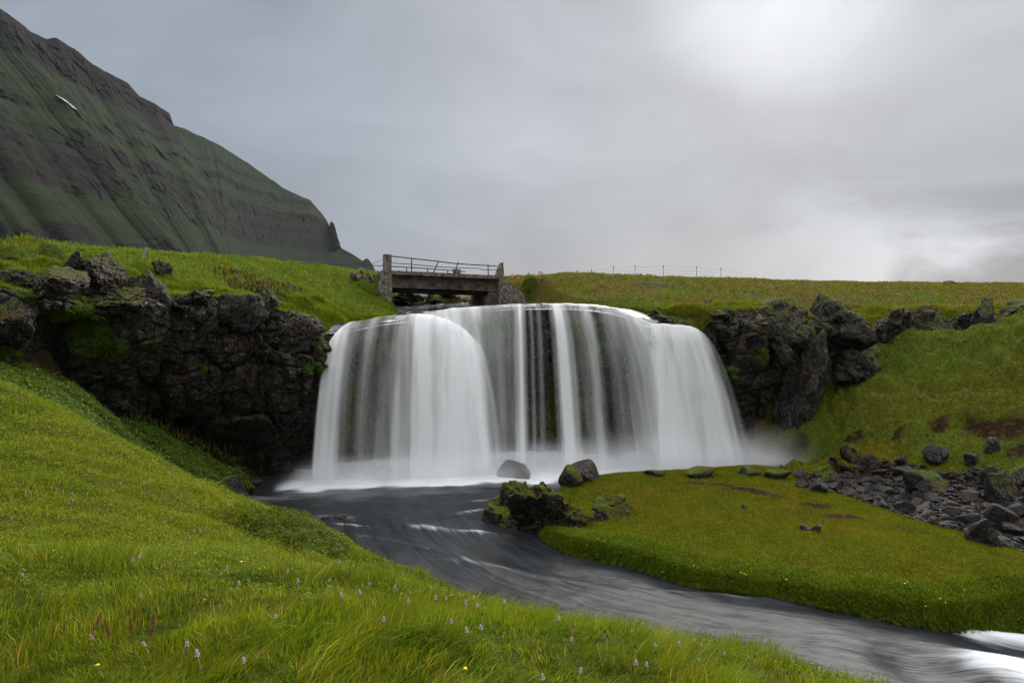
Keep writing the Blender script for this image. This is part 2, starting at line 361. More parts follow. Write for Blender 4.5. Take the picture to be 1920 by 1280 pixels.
# ------------------------------------------------------------------ materials
def mat_ground():
    m, t = new_mat('turf_and_soil')
    p = t.pos(); col = t.attr('tint', 'Color')
    n = t.noise(p, 9, 5, .65); n2_ = t.noise(p, 45, 3, .6)
    f = t.add(t.mul(t.ramp(n, .3, .7), .9), t.mul(t.ramp(n2_, .3, .7), .5))
    k = t.add(.35, t.mul(f, .9))
    cc = t.vmath('SCALE', col); t.inp(cc.node.inputs['Scale'], k)
    cc2 = t.mix(t.mul(t.ramp(t.noise(p, 3.1, 4), .5, .65), .35), cc, (.10, .085, .02))
    h = t.add(t.mul(n, 1.), t.mul(n2_, .5))
    b = principled(t, cc2, .95, t.bump(h, .09, .9), .03)
    t.l.new(b.outputs[0], t.out.inputs[0]); return m
def mat_rock(name, base=(.028, .024, .021), brown=(.066, .046, .033), mossc=(.035, .055, .007), lichen=.5, mossk=1., usemoss=False, rough=.62, upmoss=(.45, .8), wet=False, dark=(.005, .005, .005)):
    m, t = new_mat(name)
    p = t.pos()
    if not usemoss:
        r = t.node('ShaderNodeObjectInfo').outputs['Random']
        p = t.vmath('ADD', p, t.node('ShaderNodeCombineXYZ').outputs[0]) if False else p
    n = t.noise(p, 1.3, 6, .6); nb = t.noise(p, 6, 6, .65); nf = t.noise(p, 28, 4, .7)
    c = t.mix(t.ramp(n, .35, .65), base, brown)
    c = t.mix(t.mul(t.ramp(t.noise(t.vmath('ADD', p, (7, 3, 5)), .7, 3), .5, .62), .6), c, tuple(min(1, x * 1.6) for x in brown))
    c = t.mix(t.ramp(nb, .62, .38), c, dark)
    c = t.mix(t.mul(t.ramp(nf, .5, .72), .22), c, (.085, .072, .062))
    # pale lichen spots in drifts
    v = t.voro(p, 9); v2 = t.voro(p, 23)
    drift = t.ramp(t.noise(p, .9, 4, .6), .42, .55)
    if wet: drift = t.mul(drift, t.attr('dry'))
    spots = t.math('MAXIMUM', t.ramp(t.add(v, t.mul(nf, .3)), .37, .31), t.mul(t.ramp(t.add(v2, t.mul(nb, .3)), .44, .36), .85))
    c = t.mix(t.mul(t.mul(spots, drift), lichen), c, (.30, .27, .24))
    nz = t.node('ShaderNodeSeparateXYZ'); t.inp(nz.inputs[0], t.node('ShaderNodeNewGeometry').outputs['Normal'])
    um = t.ramp(t.add(nz.outputs[2], t.mul(t.math('SUBTRACT', nb, .5), 1.2)), upmoss[0], upmoss[1])
    um = t.mul(um, mossk)
    if usemoss: um = t.math('MAXIMUM', um, t.ramp(t.add(t.attr('moss'), t.mul(t.math('SUBTRACT', nb, .5), .9)), .42, .62))
    mc = t.mix(t.ramp(t.noise(p, 2.2, 4), .4, .6), mossc, (.055, .038, .008))
    mc = t.mix(t.mul(t.ramp(nf, .4, .7), .6), mc, (.11, .13, .02))
    if not usemoss:
        c = t.vmath('SCALE', c); t.inp(c.node.inputs['Scale'], t.add(.5, t.mul(t.node('ShaderNodeObjectInfo').outputs['Random'], .7)))
    c = t.mix(um, c, mc)
    rr = t.add(rough, t.mul(um, .3))
    crack = t.voro(t.vmath('ADD', p, t.scale(t.node('ShaderNodeTexNoise').outputs['Color'], .3, .3, .3)) if False else p, 3.2, 'DISTANCE_TO_EDGE')
    h = t.add(t.add(t.mul(nb, 1.), t.mul(nf, .45)), t.mul(t.ramp(crack, 0, .06), .35))
    b = principled(t, c, rr, t.bump(h, .10, 1.), .22)
    t.l.new(b.outputs[0], t.out.inputs[0]); return m
def mat_leaf(name, transl=.35, rough=.5):
    m, t = new_mat(name)
    col = t.attr('tint', 'Color')
    b = principled(t, col, rough, None, .12)
    tr = t.node('ShaderNodeBsdfTranslucent')
    c2 = t.mix(.4, col, (.17, .19, .01)); t.inp(tr.inputs[0], c2)
    mx = t.node('ShaderNodeMixShader'); mx.inputs[0].default_value = transl
    t.l.new(b.outputs[0], mx.inputs[1]); t.l.new(tr.outputs[0], mx.inputs[2]); t.l.new(mx.outputs[0], t.out.inputs[0]); return m
def mat_plain(name, col, rough=.7, var=.25, scale=12, bump=.01, metallic=0., col2=None):
    m, t = new_mat(name); p = t.pos()
    n = t.noise(p, scale, 5, .65)
    c = t.mix(t.ramp(n, .3, .7), tuple(x * (1 - var) for x in col), col2 or tuple(x * (1 + var) for x in col))
    b = principled(t, c, rough, t.bump(n, bump, .7), .3, Metallic=metallic)
    t.l.new(b.outputs[0], t.out.inputs[0]); return m
M_ground = mat_ground()
M_cliff = mat_rock('wet_basalt', usemoss=True, wet=True, rough=.45, lichen=.9, upmoss=(.75, 1.0), mossc=(.055, .085, .008))
M_boulder = mat_rock('boulder_basalt', base=(.038, .034, .031), brown=(.070, .055, .044), upmoss=(1.1, 1.5), rough=.5, lichen=.4)
M_mossy = mat_rock('mossy_basalt', base=(.018, .015, .014), brown=(.036, .023, .015), upmoss=(.25, .55), mossc=(.075, .10, .007), rough=.7, lichen=.9)
M_outcrop = mat_rock('dry_lichen_rock', base=(.030, .025, .023), brown=(.060, .044, .036), upmoss=(.50, .78), mossc=(.05, .085, .01), rough=.75, lichen=.8)
M_leaf = mat_leaf('herb_leaves'); M_blade = mat_leaf('grass_blades', .4, .45)

# ------------------------------------------------------------------ ground sheet (polar grid round the viewpoint, whole circle)
th = np.concatenate([np.linspace(-180, -48, 40)[:-1], np.linspace(-48, 48, 860), np.linspace(48, 180, 40)[1:]])
rr_ = np.concatenate([[.02, .4], .8 * np.exp(np.linspace(0, math.log(75 / .8), 800)), 75 * np.exp(np.linspace(0, math.log(20), 30))[1:]])
TH, RR = np.meshgrid(np.radians(th), rr_, indexing='ij')
GX = RR * np.sin(TH); GY = RR * np.cos(TH); GZ = H(GX, GY)
nU, nV = GX.shape
GV = np.stack([GX, GY, GZ], -1).reshape(-1, 3)
def Hg(x, y, G=None):
    """height (or any grid quantity) of the finished ground sheet"""
    G = GZ if G is None else G
    x = np.asarray(x, float); y = np.asarray(y, float); tt_ = np.degrees(np.arctan2(x, y)); r_ = np.hypot(x, y)
    i = np.clip(np.searchsorted(th, tt_, 'right') - 1, 0, nU - 2); j = np.clip(np.searchsorted(rr_, r_, 'right') - 1, 0, nV - 2)
    a = np.clip((tt_ - th[i]) / (th[i + 1] - th[i]), 0, 1); b = np.clip((r_ - rr_[j]) / (rr_[j + 1] - rr_[j]), 0, 1)
    return G[i, j] * (1 - a) * (1 - b) + G[i + 1, j] * a * (1 - b) + G[i, j + 1] * (1 - a) * b + G[i + 1, j + 1] * a * b
def hit(px, row, above=0., smin=1.2):
    """where the line of sight through a photo point meets the ground"""
    d = ray(px, row); s_ = smin * np.exp(np.linspace(0, math.log(120 / smin), 5000)); p_ = d[None] * s_[:, None]; p_[:, 2] += CAMZ
    k = np.argmax(p_[:, 2] < np.maximum(Hg(p_[:, 0], p_[:, 1]), wz(p_[:, 0], p_[:, 1])) + above); return p_[k].copy()
GN = vnormals(GV, nU, nV); GN *= np.sign(GN[:, 2:3] + 1e-9)
gx, gy = GV[:, 0], GV[:, 1]
SD = poly_sd(gx, gy, cliff_poly); PS = poly_sd(gx, gy, POOL)
upper = SD > .6
near = (~upper) & ((gy < 12.8 - .15 * gx) | (gx < -2.5))
# colour (albedo) zones
n_a = fbm2(gx, gy, .35, 4, 31) * .5 + .5; n_b = fbm2(gx, gy, 1.6, 4, 32) * .5 + .5; n_c = fbm2(gx, gy, .9, 4, 33) * .5 + .5
def mixc(a, b, f): return np.asarray(a) * (1 - f[:, None]) + np.asarray(b) * f[:, None]
fresh = mixc((.085, .135, .014), (.060, .105, .014), sstep(n_b, .3, .7))
yell = np.array((.11, .15, .012)); olive = np.array((.115, .105, .030)); soil = np.array((.026, .017, .012)); lush = np.array((.045, .095, .016))
tint = fresh.copy()
SCREE = [tuple(hit(*q)[:2]) for q in [(1500, 893), (1560, 872), (1640, 868), (1760, 890), (1830, 885), (1960, 895), (2100, 960), (2100, 1100), (1935, 1038), (1880, 1022), (1800, 995), (1720, 975), (1650, 950), (1580, 925), (1500, 912)]]
scree_sd = poly_sd(gx, gy, SCREE)
# plateau right: dry heath
rp = upper & (gx > -1)
f = sstep(n_a * .55 + n_b * .45, .42, .58) * rp
tint = mixc(tint, olive, f * .9)
tint = mixc(tint, (.05, .04, .032), (sstep(n_c, .56, .66) * sstep(n_b, .4, .6) * rp * .9))
lp = upper & (gx < -6); tint = mixc(tint, (.075, .14, .012), lp * .6); tint = mixc(tint, (.11, .08, .018), lp * sstep(n_c, .55, .68) * .7)
gravel = np.exp(-((gx - P(0, 470, 19)[0]) ** 2 + (gy - 19.3) ** 2) / 1.6); tint = mixc(tint, (.09, .075, .065), np.clip(gravel * 1.6, 0, 1) * upper)
# peninsula: short cropped turf, browner in the middle
pen = (~upper) & (~near) & (gx < 19) & (gy < 26.5) & (LOW(gx, gy) < 1.0)
tint = mixc(tint, (.14, .155, .014), pen * .75); tint = mixc(tint, (.16, .145, .016), pen * sstep(n_a * .6 + n_c * .4, .47, .62) * sstep(-PS, .8, 2.2) * .75)
tint = mixc(tint, (.05, .10, .012), pen * (1 - sstep(-PS, .2, .9)) * .8)
slope = (~upper) & (~near) & ~pen
tint = mixc(tint, (.06, .105, .014), slope * .8); tint = mixc(tint, (.10, .115, .018), slope * sstep(n_a, .45, .62) * .5)
def patch(lst, hard=.4):
    s = np.zeros(len(gx))
    for (px, row, z, rx, ry, a) in lst:
        c = hit(px, row); dx = gx - c[0]; dy = gy - c[1]; ca, sa = math.cos(a), math.sin(a)
        u = (dx * ca + dy * sa) / rx; v = (-dx * sa + dy * ca) / ry
        s = np.maximum(s, 1 - sstep(np.sqrt(u * u + v * v) + .7 * (n_b - .5), 1 - hard, 1 + hard))
    return s
mud = patch([(1300, 905, .75, .5, .22, 0), (1340, 908, .75, .7, .25, -.3), (1400, 918, .75, .9, .26, -.35), (1450, 930, .75, .6, .2, -.3), (1525, 948, .75, .55, .3, 0), (1580, 968, .75, .6, .22, 0)], .25)
mud2 = patch([(1690, 990, .7, .7, .16, -.3), (1860, 1040, .7, 1.1, .16, -.35), (1800, 1010, .7, .9, .14, -.3)], .35)
mudm = np.clip(mud + mud2 * .6, 0, 1) * pen
soilm = np.zeros(len(gx))
for (px, row, Yd, rad) in [(1890, 800, 23.6, .9), (1830, 795, 24.2, .55), (1760, 790, 25.2, .35), (1600, 812, 26.6, .45), (1680, 815, 25.8, .35), (1545, 855, 27.0, .5), (1920, 845, 22.5, .5), (1500, 835, 27.6, .3)]:
    c = hit(px, row); soilm = np.maximum(soilm, 1 - sstep(np.hypot(gx - c[0], (gy - c[1]) * 1.3) + .8 * (n_b - .5), rad * .6, rad * 1.2))
soilm *= (~upper)
nearsoil = np.zeros(len(gx))
for (px, row, Yd, rad) in [(340, 880, 19.5, .55), (285, 842, 18.5, .6), (60, 730, 13.6, .35)]:
    c = hit(px, row); nearsoil = np.maximum(nearsoil, 1 - sstep(np.hypot(gx - c[0], gy - c[1]) + .9 * (n_b - .5), rad * .5, rad * 1.1))
hollow = sstep(gy - (13.5 + (gx + 10) * .55), 0, 1.5) * near * (gx < -5.5)
bare = np.clip(np.maximum.reduce([mudm, soilm, nearsoil * near, sstep(scree_sd, -.25, .1), sstep(PS, .1, .2)]), 0, 1)
# foreground
tint = mixc(tint, yell, near * sstep(n_a * .6 + n_c * .4 + sstep(-gx, 2, 6) * .12, .47, .64) * .8)
tint = mixc(tint, lush, hollow * .9)
tint = mixc(tint, soil, bare); tint = mixc(tint, (.036, .025, .019), mudm * .9)
cave = (SD > -.9) & (SD < 1.6) & (gx < 9.5); tint = mixc(tint, (.010, .008, .007), cave * 1. * (gx > -13))  # near-black foot of the cliffs: overhang shade put into the ground colour
tint = tint * np.where(near, .55, .8)[:, None] * [1.05, .88, .6]
GZ2 = GV[:, 2].copy(); GZ2 -= .05 * soilm; GV[:, 2] = GZ2
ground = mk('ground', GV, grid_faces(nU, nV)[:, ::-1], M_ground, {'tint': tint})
tag(ground, 'grassy banks, plateau and slopes around the falls', kind='structure')

# ------------------------------------------------------------------ cliffs
def make_cliffs():
    s0 = NC; nv, nr = 190, 34
    seg = np.linalg.norm(np.diff(Cc[:, :2], axis=0), axis=1)
    tx = np.gradient(Cc[:, 0]); ty = np.gradient(Cc[:, 1]); L = np.hypot(tx, ty)
    k = np.ones(41) / 41
    nx = np.convolve(np.pad(ty / L, 20, 'edge'), k, 'valid'); ny = np.convolve(np.pad(-tx / L, 20, 'edge'), k, 'valid')
    l2 = np.hypot(nx, ny); nx /= l2; ny /= l2                                 # outward = towards the viewer
    px = Cc[:, 4]
    v = np.linspace(0, 1, nv)[None]; PXg = px[:, None]
    zb = np.minimum(Cc[:, 3], 5.5)[:, None] - .9; zt = Cc[:, 2][:, None]
    infalls = sstep(PXg, 600, 650) * (1 - sstep(PXg, 1310, 1345))
    xs_ = Cc[:, 0]; ys_ = Cc[:, 1]
    ztw = (WU(xs_, ys_) - .13)[:, None]; zt = zt + (.30 * fbm2(xs_, ys_, .55, 4, 48) * sstep(-PXg[:, 0], -640, -560) + .12 * fbm2(xs_, ys_, 1.2, 3, 49))[:, None]; zt = lerp(zt, ztw, infalls)
    Z = zb + (zt - zb) * v; hgt = (zt - zb)
    hv = (Z - zb - .9) / np.maximum(hgt - .9, .3)                             # 0 at ground line, 1 at rim
    cavec = np.exp(-((PXg - 470) / 130.) ** 2)                                # cave under the left wall
    over = .35 * sstep(hv, .35, .8) - .25 - 1.15 * cavec * (1 - sstep(hv, .12, .42)) - .35 * (1 - infalls) * (1 - sstep(hv, .1, .5))
    over = over - .35 * infalls * (1 - sstep(hv, 0, .6))
    rec = np.exp(-((PXg - 150) / 62.) ** 2) * (1 - sstep(hv, .74, .86)); over = over - .8 * rec   # shaded niche with herbs
    over = over + (.45 * fbm2(xs_, ys_, .5, 3, 47))[:, None] * (1 - infalls) * sstep(hv, .3, .9)
    small = sstep(PXg, 1640, 1760); over = lerp(over, -.1 * v, small)
    roll = -.30 * sstep(hv, .9, 1.0); over = over + roll
    B = np.stack([xs_[:, None] + nx[:, None] * over, ys_[:, None] + ny[:, None] * over, Z], -1)
    shp = B.shape[:2]; p = B.reshape(-1, 3)
    q = p + .13 * np.stack([fbm(p, .8, 3, 51), fbm(p, .8, 3, 52), fbm(p, .8, 3, 53)], 1)
    f1, e1 = facet(q * [1, 1, .62], .60, 60, .38); f2, e2 = facet(q * [1.15, 1.15, .7], 1.6, 70, .5); f3, e3 = facet(q, 4.6, 80, .6)
    amp = (hgt / 5).clip(.15, 1) * np.ones(shp); amp = amp.reshape(-1)
    fl_, el_ = facet(q * [.35, .35, 1.15], 1., 90, .45); fc_, ec_ = facet(q * [1., 1., .28], 1.25, 93, .5)
    d = f1 * .78 + f2 * .32 + f3 * .09 + fl_ * .16 + fc_ * .14 - .10 * (1 - sstep(el_, 0, .07)) - .07 * (1 - sstep(ec_, 0, .07)) + .05 * fbm(p, 1.1, 3, 55) - .16 * (1 - sstep(e1, 0, .09)) - .08 * (1 - sstep(e2, 0, .09))
    inf = (infalls * np.ones(shp)).reshape(-1)
    d = d * amp * lerp(1., .75, inf)
    edge = (sstep(v, 0, .04) * np.ones(shp)).reshape(-1)
    topfade = (1 - sstep(hv, .9, 1.) * (.65 + .3 * infalls)).reshape(-1)
    d *= topfade; d = d * (1 - .75 * (cavec * (1 - sstep(hv, .15, .45)) * np.ones(shp)).reshape(-1))
    NX = np.repeat(nx, nv); NY = np.repeat(ny, nv)
    p2 = p.copy(); p2[:, 0] += NX * d; p2[:, 1] += NY * d
    p2[:, 2] += (f2 * .10 + f3 * .04) * amp * topfade * edge
    # roof running back under the turf
    top = p2.reshape(*shp, 3)[:, -1]; u = np.linspace(0, 1, nr + 1)[1:][None]
    bx = top[:, 0][:, None] - nx[:, None] * 2.6 * u; by = top[:, 1][:, None] - ny[:, None] * 2.6 * u
    hz = HU(bx, by); rim = top[:, 2][:, None]
    bump = .05 * fbm2(bx, by, 3, 3, 91) + .10 * facet(np.stack([bx.ravel(), by.ravel(), np.zeros(bx.size)], 1), 1.3, 95, .4)[0].reshape(bx.shape)
    bz = lerp(rim, hz + .05 - .25 * sstep(u, .6, 1.) + bump * (1 - u), sstep(u, 0, .35))
    full = np.concatenate([p2.reshape(*shp, 3), np.stack([bx, by, bz], -1)], 1)
    NVT = nv + nr; V = full.reshape(-1, 3)
    N = vnormals(V, NC, NVT); N = np.where((N[:, 1:2] > 0) & (np.abs(N[:, 2:3]) < .5), -N, N)
    vv = np.concatenate([np.ones((NC, 1)) * hv if hv.shape[0] == 1 else hv, 1 + u * np.ones((NC, 1))], 1).reshape(-1)
    PXv = np.repeat(px, NVT)
    nzr = fbm(V, 1.1, 4, 101) * .5 + .5
    moss = .10 + .25 * sstep(vv, .85, 1.05)
    inF = np.repeat(infalls[:, 0], NVT)
    moss = moss + .65 * inF * sstep(fbm(V, .9, 4, 103), -.25, .15) * (vv < 1)
    moss = moss + .30 * sstep(PXv, 1290, 1340) * (1 - sstep(PXv, 1480, 1700)) * sstep(fbm(V, .8, 4, 104), -.1, .4)
    moss = np.maximum(moss, blob(V, [(150, 590, 19.5, .55), (150, 640, 19.3, .7), (190, 660, 19.6, .55), (120, 690, 18.8, .5), (30, 640, 17, .3), (10, 590, 17, .25), (0, 680, 16.8, .5),
                                     (380, 690, 22.5, .15), (390, 695, 22.5, .2), (590, 640, 25.4, .35), (585, 690, 25.4, .3), (580, 600, 25.3, .3), (290, 830, 21.2, .7), (330, 860, 21.8, .6), (400, 890, 22.8, .4),
                                     (60, 545, 17.5, .3), (210, 520, 20, .5)]) * .9)
    bl2 = blob(V, [(1425, 660, 28.3, .4), (1545, 640, 29.2, .5), (1560, 675, 29.5, .45), (1525, 715, 29, .5), (1420, 670, 28.4, .5), (1370, 700, 28.2, .4), (1500, 600, 29, .6), (1600, 610, 30, .5)]); moss = np.maximum(moss, bl2 * .75)
    instr = sstep(poly_sd(V[:, 0], V[:, 1], STREAM), -.15, .2); roof = sstep(vv, 1.0, 1.08) * (1 - instr); moss = np.maximum(moss, roof)
    dry = sstep(vv, .45, .8) * (1 - inF) * sstep(-PXv, -620, -560) + .55 * (PXv < 130) + .6 * sstep(PXv, 1400, 1500)
    return V, NVT, moss, np.clip(dry, 0, 1), PXv, vv, N, inF
CV, CNV, Cmoss, Cdry, Cpx, Cvv, CN, CinF = make_cliffs()
gf = grid_faces(NC, CNV)
def cut(i0, i1, name, label):
    Vs = CV.reshape(NC, CNV, 3)[i0:i1].reshape(-1, 3); s = slice(i0 * CNV, i1 * CNV)
    o = mk(name, Vs, grid_faces(i1 - i0, CNV)[:, ::-1], M_cliff, {'moss': Cmoss[s], 'dry': Cdry[s]}, smooth=False)
    return tag(o, label, kind='structure')
ia = int(np.argmin(abs(Cc[:, 4] - 605))); ib = int(np.argmin(abs(Cc[:, 4] - 1322)))
cut(0, ia + 1, 'cliff', 'dark overhanging basalt cliff left of the waterfall')
cut(ia, ib + 1, 'rock_wall', 'mossy wet rock wall behind the falling water')
cut(ib, NC, 'cliff', 'dark basalt cliff right of the waterfall with grassy ledges')
# ------------------------------------------------------------------ mountain
def make_mountain():
    sil = [(-1500, -560), (-900, -400), (-420, -190), (-200, -90), (-60, -15), (0, 15), (38, 42), (58, 60), (88, 73), (105, 70), (140, 92), (175, 121), (200, 135), (240, 156), (262, 182), (290, 195), (318, 211), (326, 235), (345, 241), (400, 266),
           (450, 296), (500, 330), (530, 352), (580, 374), (600, 396), (612, 412), (620, 428), (631, 446), (640, 465), (660, 476), (680, 489), (687, 484), (692, 487), (698, 496), (706, 512), (720, 530), (760, 545)]
    sil = np.array(sil, float); nu, nv = 1100, 300
    u = np.sort(np.concatenate([np.linspace(-1500, -100, 150), np.linspace(-99, 760, 750), np.linspace(600, 720, 200)]))
    row = np.interp(u, sil[:, 0], sil[:, 1]); row = row + 2.2 * fbm2(u, u * 0, .06, 4, 3) * (u < 600)
    Yr = np.interp(u, [-1500, -420, 0, 326, 620, 706, 760], [250, 330, 450, 600, 850, 930, 960])
    Rg = np.array([P(a, b, c) for a, b, c in zip(u, row, Yr)])
    nx = np.interp(u, [-420, 0, 326, 560, 706], [.85, .8, .6, .12, -.15]); ny = -np.sqrt(1 - nx * nx)
    hr = np.maximum(Rg[:, 2] - 2, 1)
    zt = np.linspace(0, 1, nv)
    # steepness by stratum
    zz = np.linspace(0, 420, 1000)
    band = np.maximum.reduce([.75 * sstep(zz, 50, 53) * (1 - sstep(zz, 60, 64)), .6 * sstep(zz, 66, 68) * (1 - sstep(zz, 74, 77)), .75 * sstep(zz, 80, 82) * (1 - sstep(zz, 90, 93)), .8 * sstep(zz, 102, 105) * (1 - sstep(zz, 109, 112)), .5 * sstep(zz, 120, 122) * (1 - sstep(zz, 125, 127)), sstep(zz, 146, 152), .6 * sstep(zz, 22, 24) * (1 - sstep(zz, 28, 30))])
    kk = np.ones(61) / 61; hs = np.convolve(np.pad(hr, 30, 'edge'), kk, 'valid'); hs = np.minimum(hs, hr * 1.05); hm = hs[:, None] + (hr - hs)[:, None] * sstep(zt, .72, 1)[None]
    Z = 2 + hm * zt[None]
    ang = R(33) + R(12) * band; D = np.concatenate([[0], np.cumsum((zz[1] - zz[0]) / np.tan(ang[1:]))])
    wob = 2.5 * fbm2(u, u * 0, .012, 3, 8)[:, None]
    wobz = 7 * fbm2(np.repeat(u, nv), np.tile(zt * 8, nu), .02, 4, 18).reshape(nu, nv)
    wob = (wob + wobz) * sstep(zt, 0, .1) * (1 - sstep(zt, .9, 1))
    off = np.interp(2 + hm, zz, D) - np.interp(Z + wob, zz, D)
    bd = np.interp(Z + wob, zz, band)
    X = Rg[:, 0][:, None] + nx[:, None] * off; Yy = Rg[:, 1][:, None] + ny[:, None] * off
    p = np.stack([X, Yy, Z], -1).reshape(-1, 3)
    fade = (1 - sstep(zt, .93, 1.))[None] * np.minimum(hr / 60, 1)[:, None]
    along = p[:, 0] * .35 + p[:, 1] * .95
    gul = fbm(np.stack([along, p[:, 2] * .45, along * 0], 1), .035, 5, 21, .55)
    gul2, _ = facet(np.stack([along, p[:, 2] * .7, along * 0], 1), .06, 25, .5)
    gul3, _ = facet(np.stack([along, p[:, 2] * .9, along * 0], 1), .16, 28, .5)
    d = gul.reshape(nu, nv) * 1.6 + (gul2.reshape(nu, nv) * 2. + gul3.reshape(nu, nv) * 1.8) * (.2 + .8 * bd)
    d = d * fade
    X = X + nx[:, None] * d; Yy = Yy + ny[:, None] * d
    # back side
    back = np.linspace(0, 1, 12)[1:]
    bX = Rg[:, 0][:, None] - nx[:, None] * hr[:, None] * 1.4 * back; bY = Rg[:, 1][:, None] - ny[:, None] * hr[:, None] * 1.4 * back; bZ = Rg[:, 2][:, None] * (1 - back)
    V = np.concatenate([np.stack([X, Yy, Z], -1), np.stack([bX, bY, bZ], -1)], 1); NVt = V.shape[1]
    rock = np.concatenate([bd, np.ones((nu, 11))], 1).reshape(-1)
    V = V.reshape(-1, 3)
    rn = fbm(np.stack([(V[:, 0] * .35 + V[:, 1] * .95) * .5, V[:, 2] * 2.2, V[:, 0] * .02], 1), .03, 5, 41)
    tt_ = np.tile(np.concatenate([zt, np.ones(11)]), nu); uu_ = np.repeat(u, NVt); crag = sstep(tt_, .76, .84) * (uu_ < 330) + sstep(uu_, 560, 640) * .25
    zb_ = V[:, 2] + 7 * fbm(V, .012, 3, 43); lay = sstep(zb_, 46, 56) * (1 - sstep(zb_, 84, 96)) * .62 + .45 * sstep(zb_, 101, 104) * (1 - sstep(zb_, 109, 113)) + .4 * sstep(zb_, 120, 122) * (1 - sstep(zb_, 126, 129)) + .4 * sstep(zb_, 27, 29) * (1 - sstep(zb_, 33, 36))
    rock = np.clip(np.maximum(np.maximum(rock * .8, crag), lay) + rn * 1.1 * (.25 + rock * .6), 0, 1)
    return V, NVt, nu, rock
MV, MNV, MNU, Mrock = make_mountain()
def mat_mountain():
    m, t = new_mat('mountain_turf_and_basalt'); p = t.pos()
    nb = t.noise(t.scale(p, .45, .45, 2.6), .05, 6, .68); nf = t.noise(t.scale(p, 1, 1, 1.3), .20, 6, .75); ns = t.noise(t.scale(p, .22, .22, 3.2), .10, 6, .75)
    r = t.ramp(t.add(t.attr('rock'), t.mul(t.math('SUBTRACT', nb, .5), 1.9)), .38, .62)
    streak = t.mul(t.ramp(ns, .54, .66), .7); r = t.math('MAXIMUM', r, t.mul(streak, t.ramp(nb, .35, .55)))
    g = t.mix(t.ramp(nb, .35, .65), (.005, .017, .0035), (.015, .026, .004))
    rc = t.mix(t.ramp(nf, .35, .65), (.0035, .0027, .0022), (.012, .0085, .006))
    c = t.mix(r, g, rc)
    c = t.mix(t.mul(t.ramp(nf, .52, .72), .5), c, (.012, .018, .006))
    b = principled(t, c, .95, t.bump(t.add(nf, t.mul(nb, .6)), 5, .9), .1)
    t.l.new(b.outputs[0], t.out.inputs[0]); return m
mountain = mk('mountain', MV, grid_faces(MNU, MNV)[:, ::-1], mat_mountain(), {'rock': Mrock}, smooth=True)
tag(mountain, 'steep green and rocky mountainside rising at the left', kind='structure')
def proj(V):
    x = V[:, 0]; y = V[:, 1] * math.cos(PITCH) - (V[:, 2] - CAMZ) * math.sin(PITCH); z = V[:, 1] * math.sin(PITCH) + (V[:, 2] - CAMZ) * math.cos(PITCH)
    return 960 + F * x / y, 640 - F * z / y
def make_snow():
    mp, mr = proj(MV); line = [(105, 178, .5), (115, 184, 2), (124, 190, 3), (128, 193, 1.4), (136, 200, 3.4), (145, 206, .5)]
    L = []; 
    for (a, b, w) in line:
        for sgn in (-1, 1):
            k = np.argmin((mp - a) ** 2 + (mr - (b + sgn * w * .5)) ** 2 + (MV[:, 1] > 700) * 1e6); v = MV[k].copy()
            c = P(a, b + sgn * w * .5, v[1]); L.append(c)
    L = np.array(L); to = np.array([0, 0, CAMZ]) - L; to /= np.linalg.norm(to, axis=1, keepdims=True)
    A = L + to * 6.0; B = L - to * 3; V = np.concatenate([A, B]); n = len(A)
    fs = []
    for i in range(0, n - 2, 2):
        fs += [(i, i + 1, i + 3, i + 2), (i + n, i + 2 + n, i + 3 + n, i + 1 + n), (i, i + 2, i + 2 + n, i + n), (i + 1, i + 1 + n, i + 3 + n, i + 3)]
    o = mk('snow_patch', V, np.array(fs), mat_plain('old_snow', (.26, .27, .28), .8, .08, .3), smooth=False)
    tag(o, 'narrow white streak of old snow high on the green mountainside', 'snow patch')
make_snow()

# ------------------------------------------------------------------ water
M_wmat = None
def mat_water():
    m, t = new_mat('moving_water')
    foam = t.attr('foam'); fl = t.attr('flow', 'Vector')
    st = t.noise(t.scale(fl, .34, 4.2, 1), 1., 5, .6, .5); st2 = t.noise(t.scale(fl, .8, 21, 1), 1., 4, .6, .3)
    dk = t.mix(t.ramp(st, .35, .7), (.009, .0105, .012), (.023, .026, .029))
    dk = t.mix(t.mul(t.ramp(st2, .45, .8), .30), dk, (.040, .044, .048))
    f2 = t.ramp(t.add(foam, t.add(t.mul(t.math('SUBTRACT', st, .5), .8), t.mul(t.math('SUBTRACT', st2, .5), .5))), .25, 1.05)
    c = t.mix(f2, dk, (.62, .65, .68))
    rgh = t.add(.36, t.mul(f2, .6))
    h = t.add(t.mul(st, .9), t.mul(st2, .25))
    b = principled(t, c, rgh, t.bump(h, .09, .4), .16)
    b.inputs['IOR'].default_value = 1.33
    t.l.new(b.outputs[0], t.out.inputs[0]); return m
M_water = mat_water()
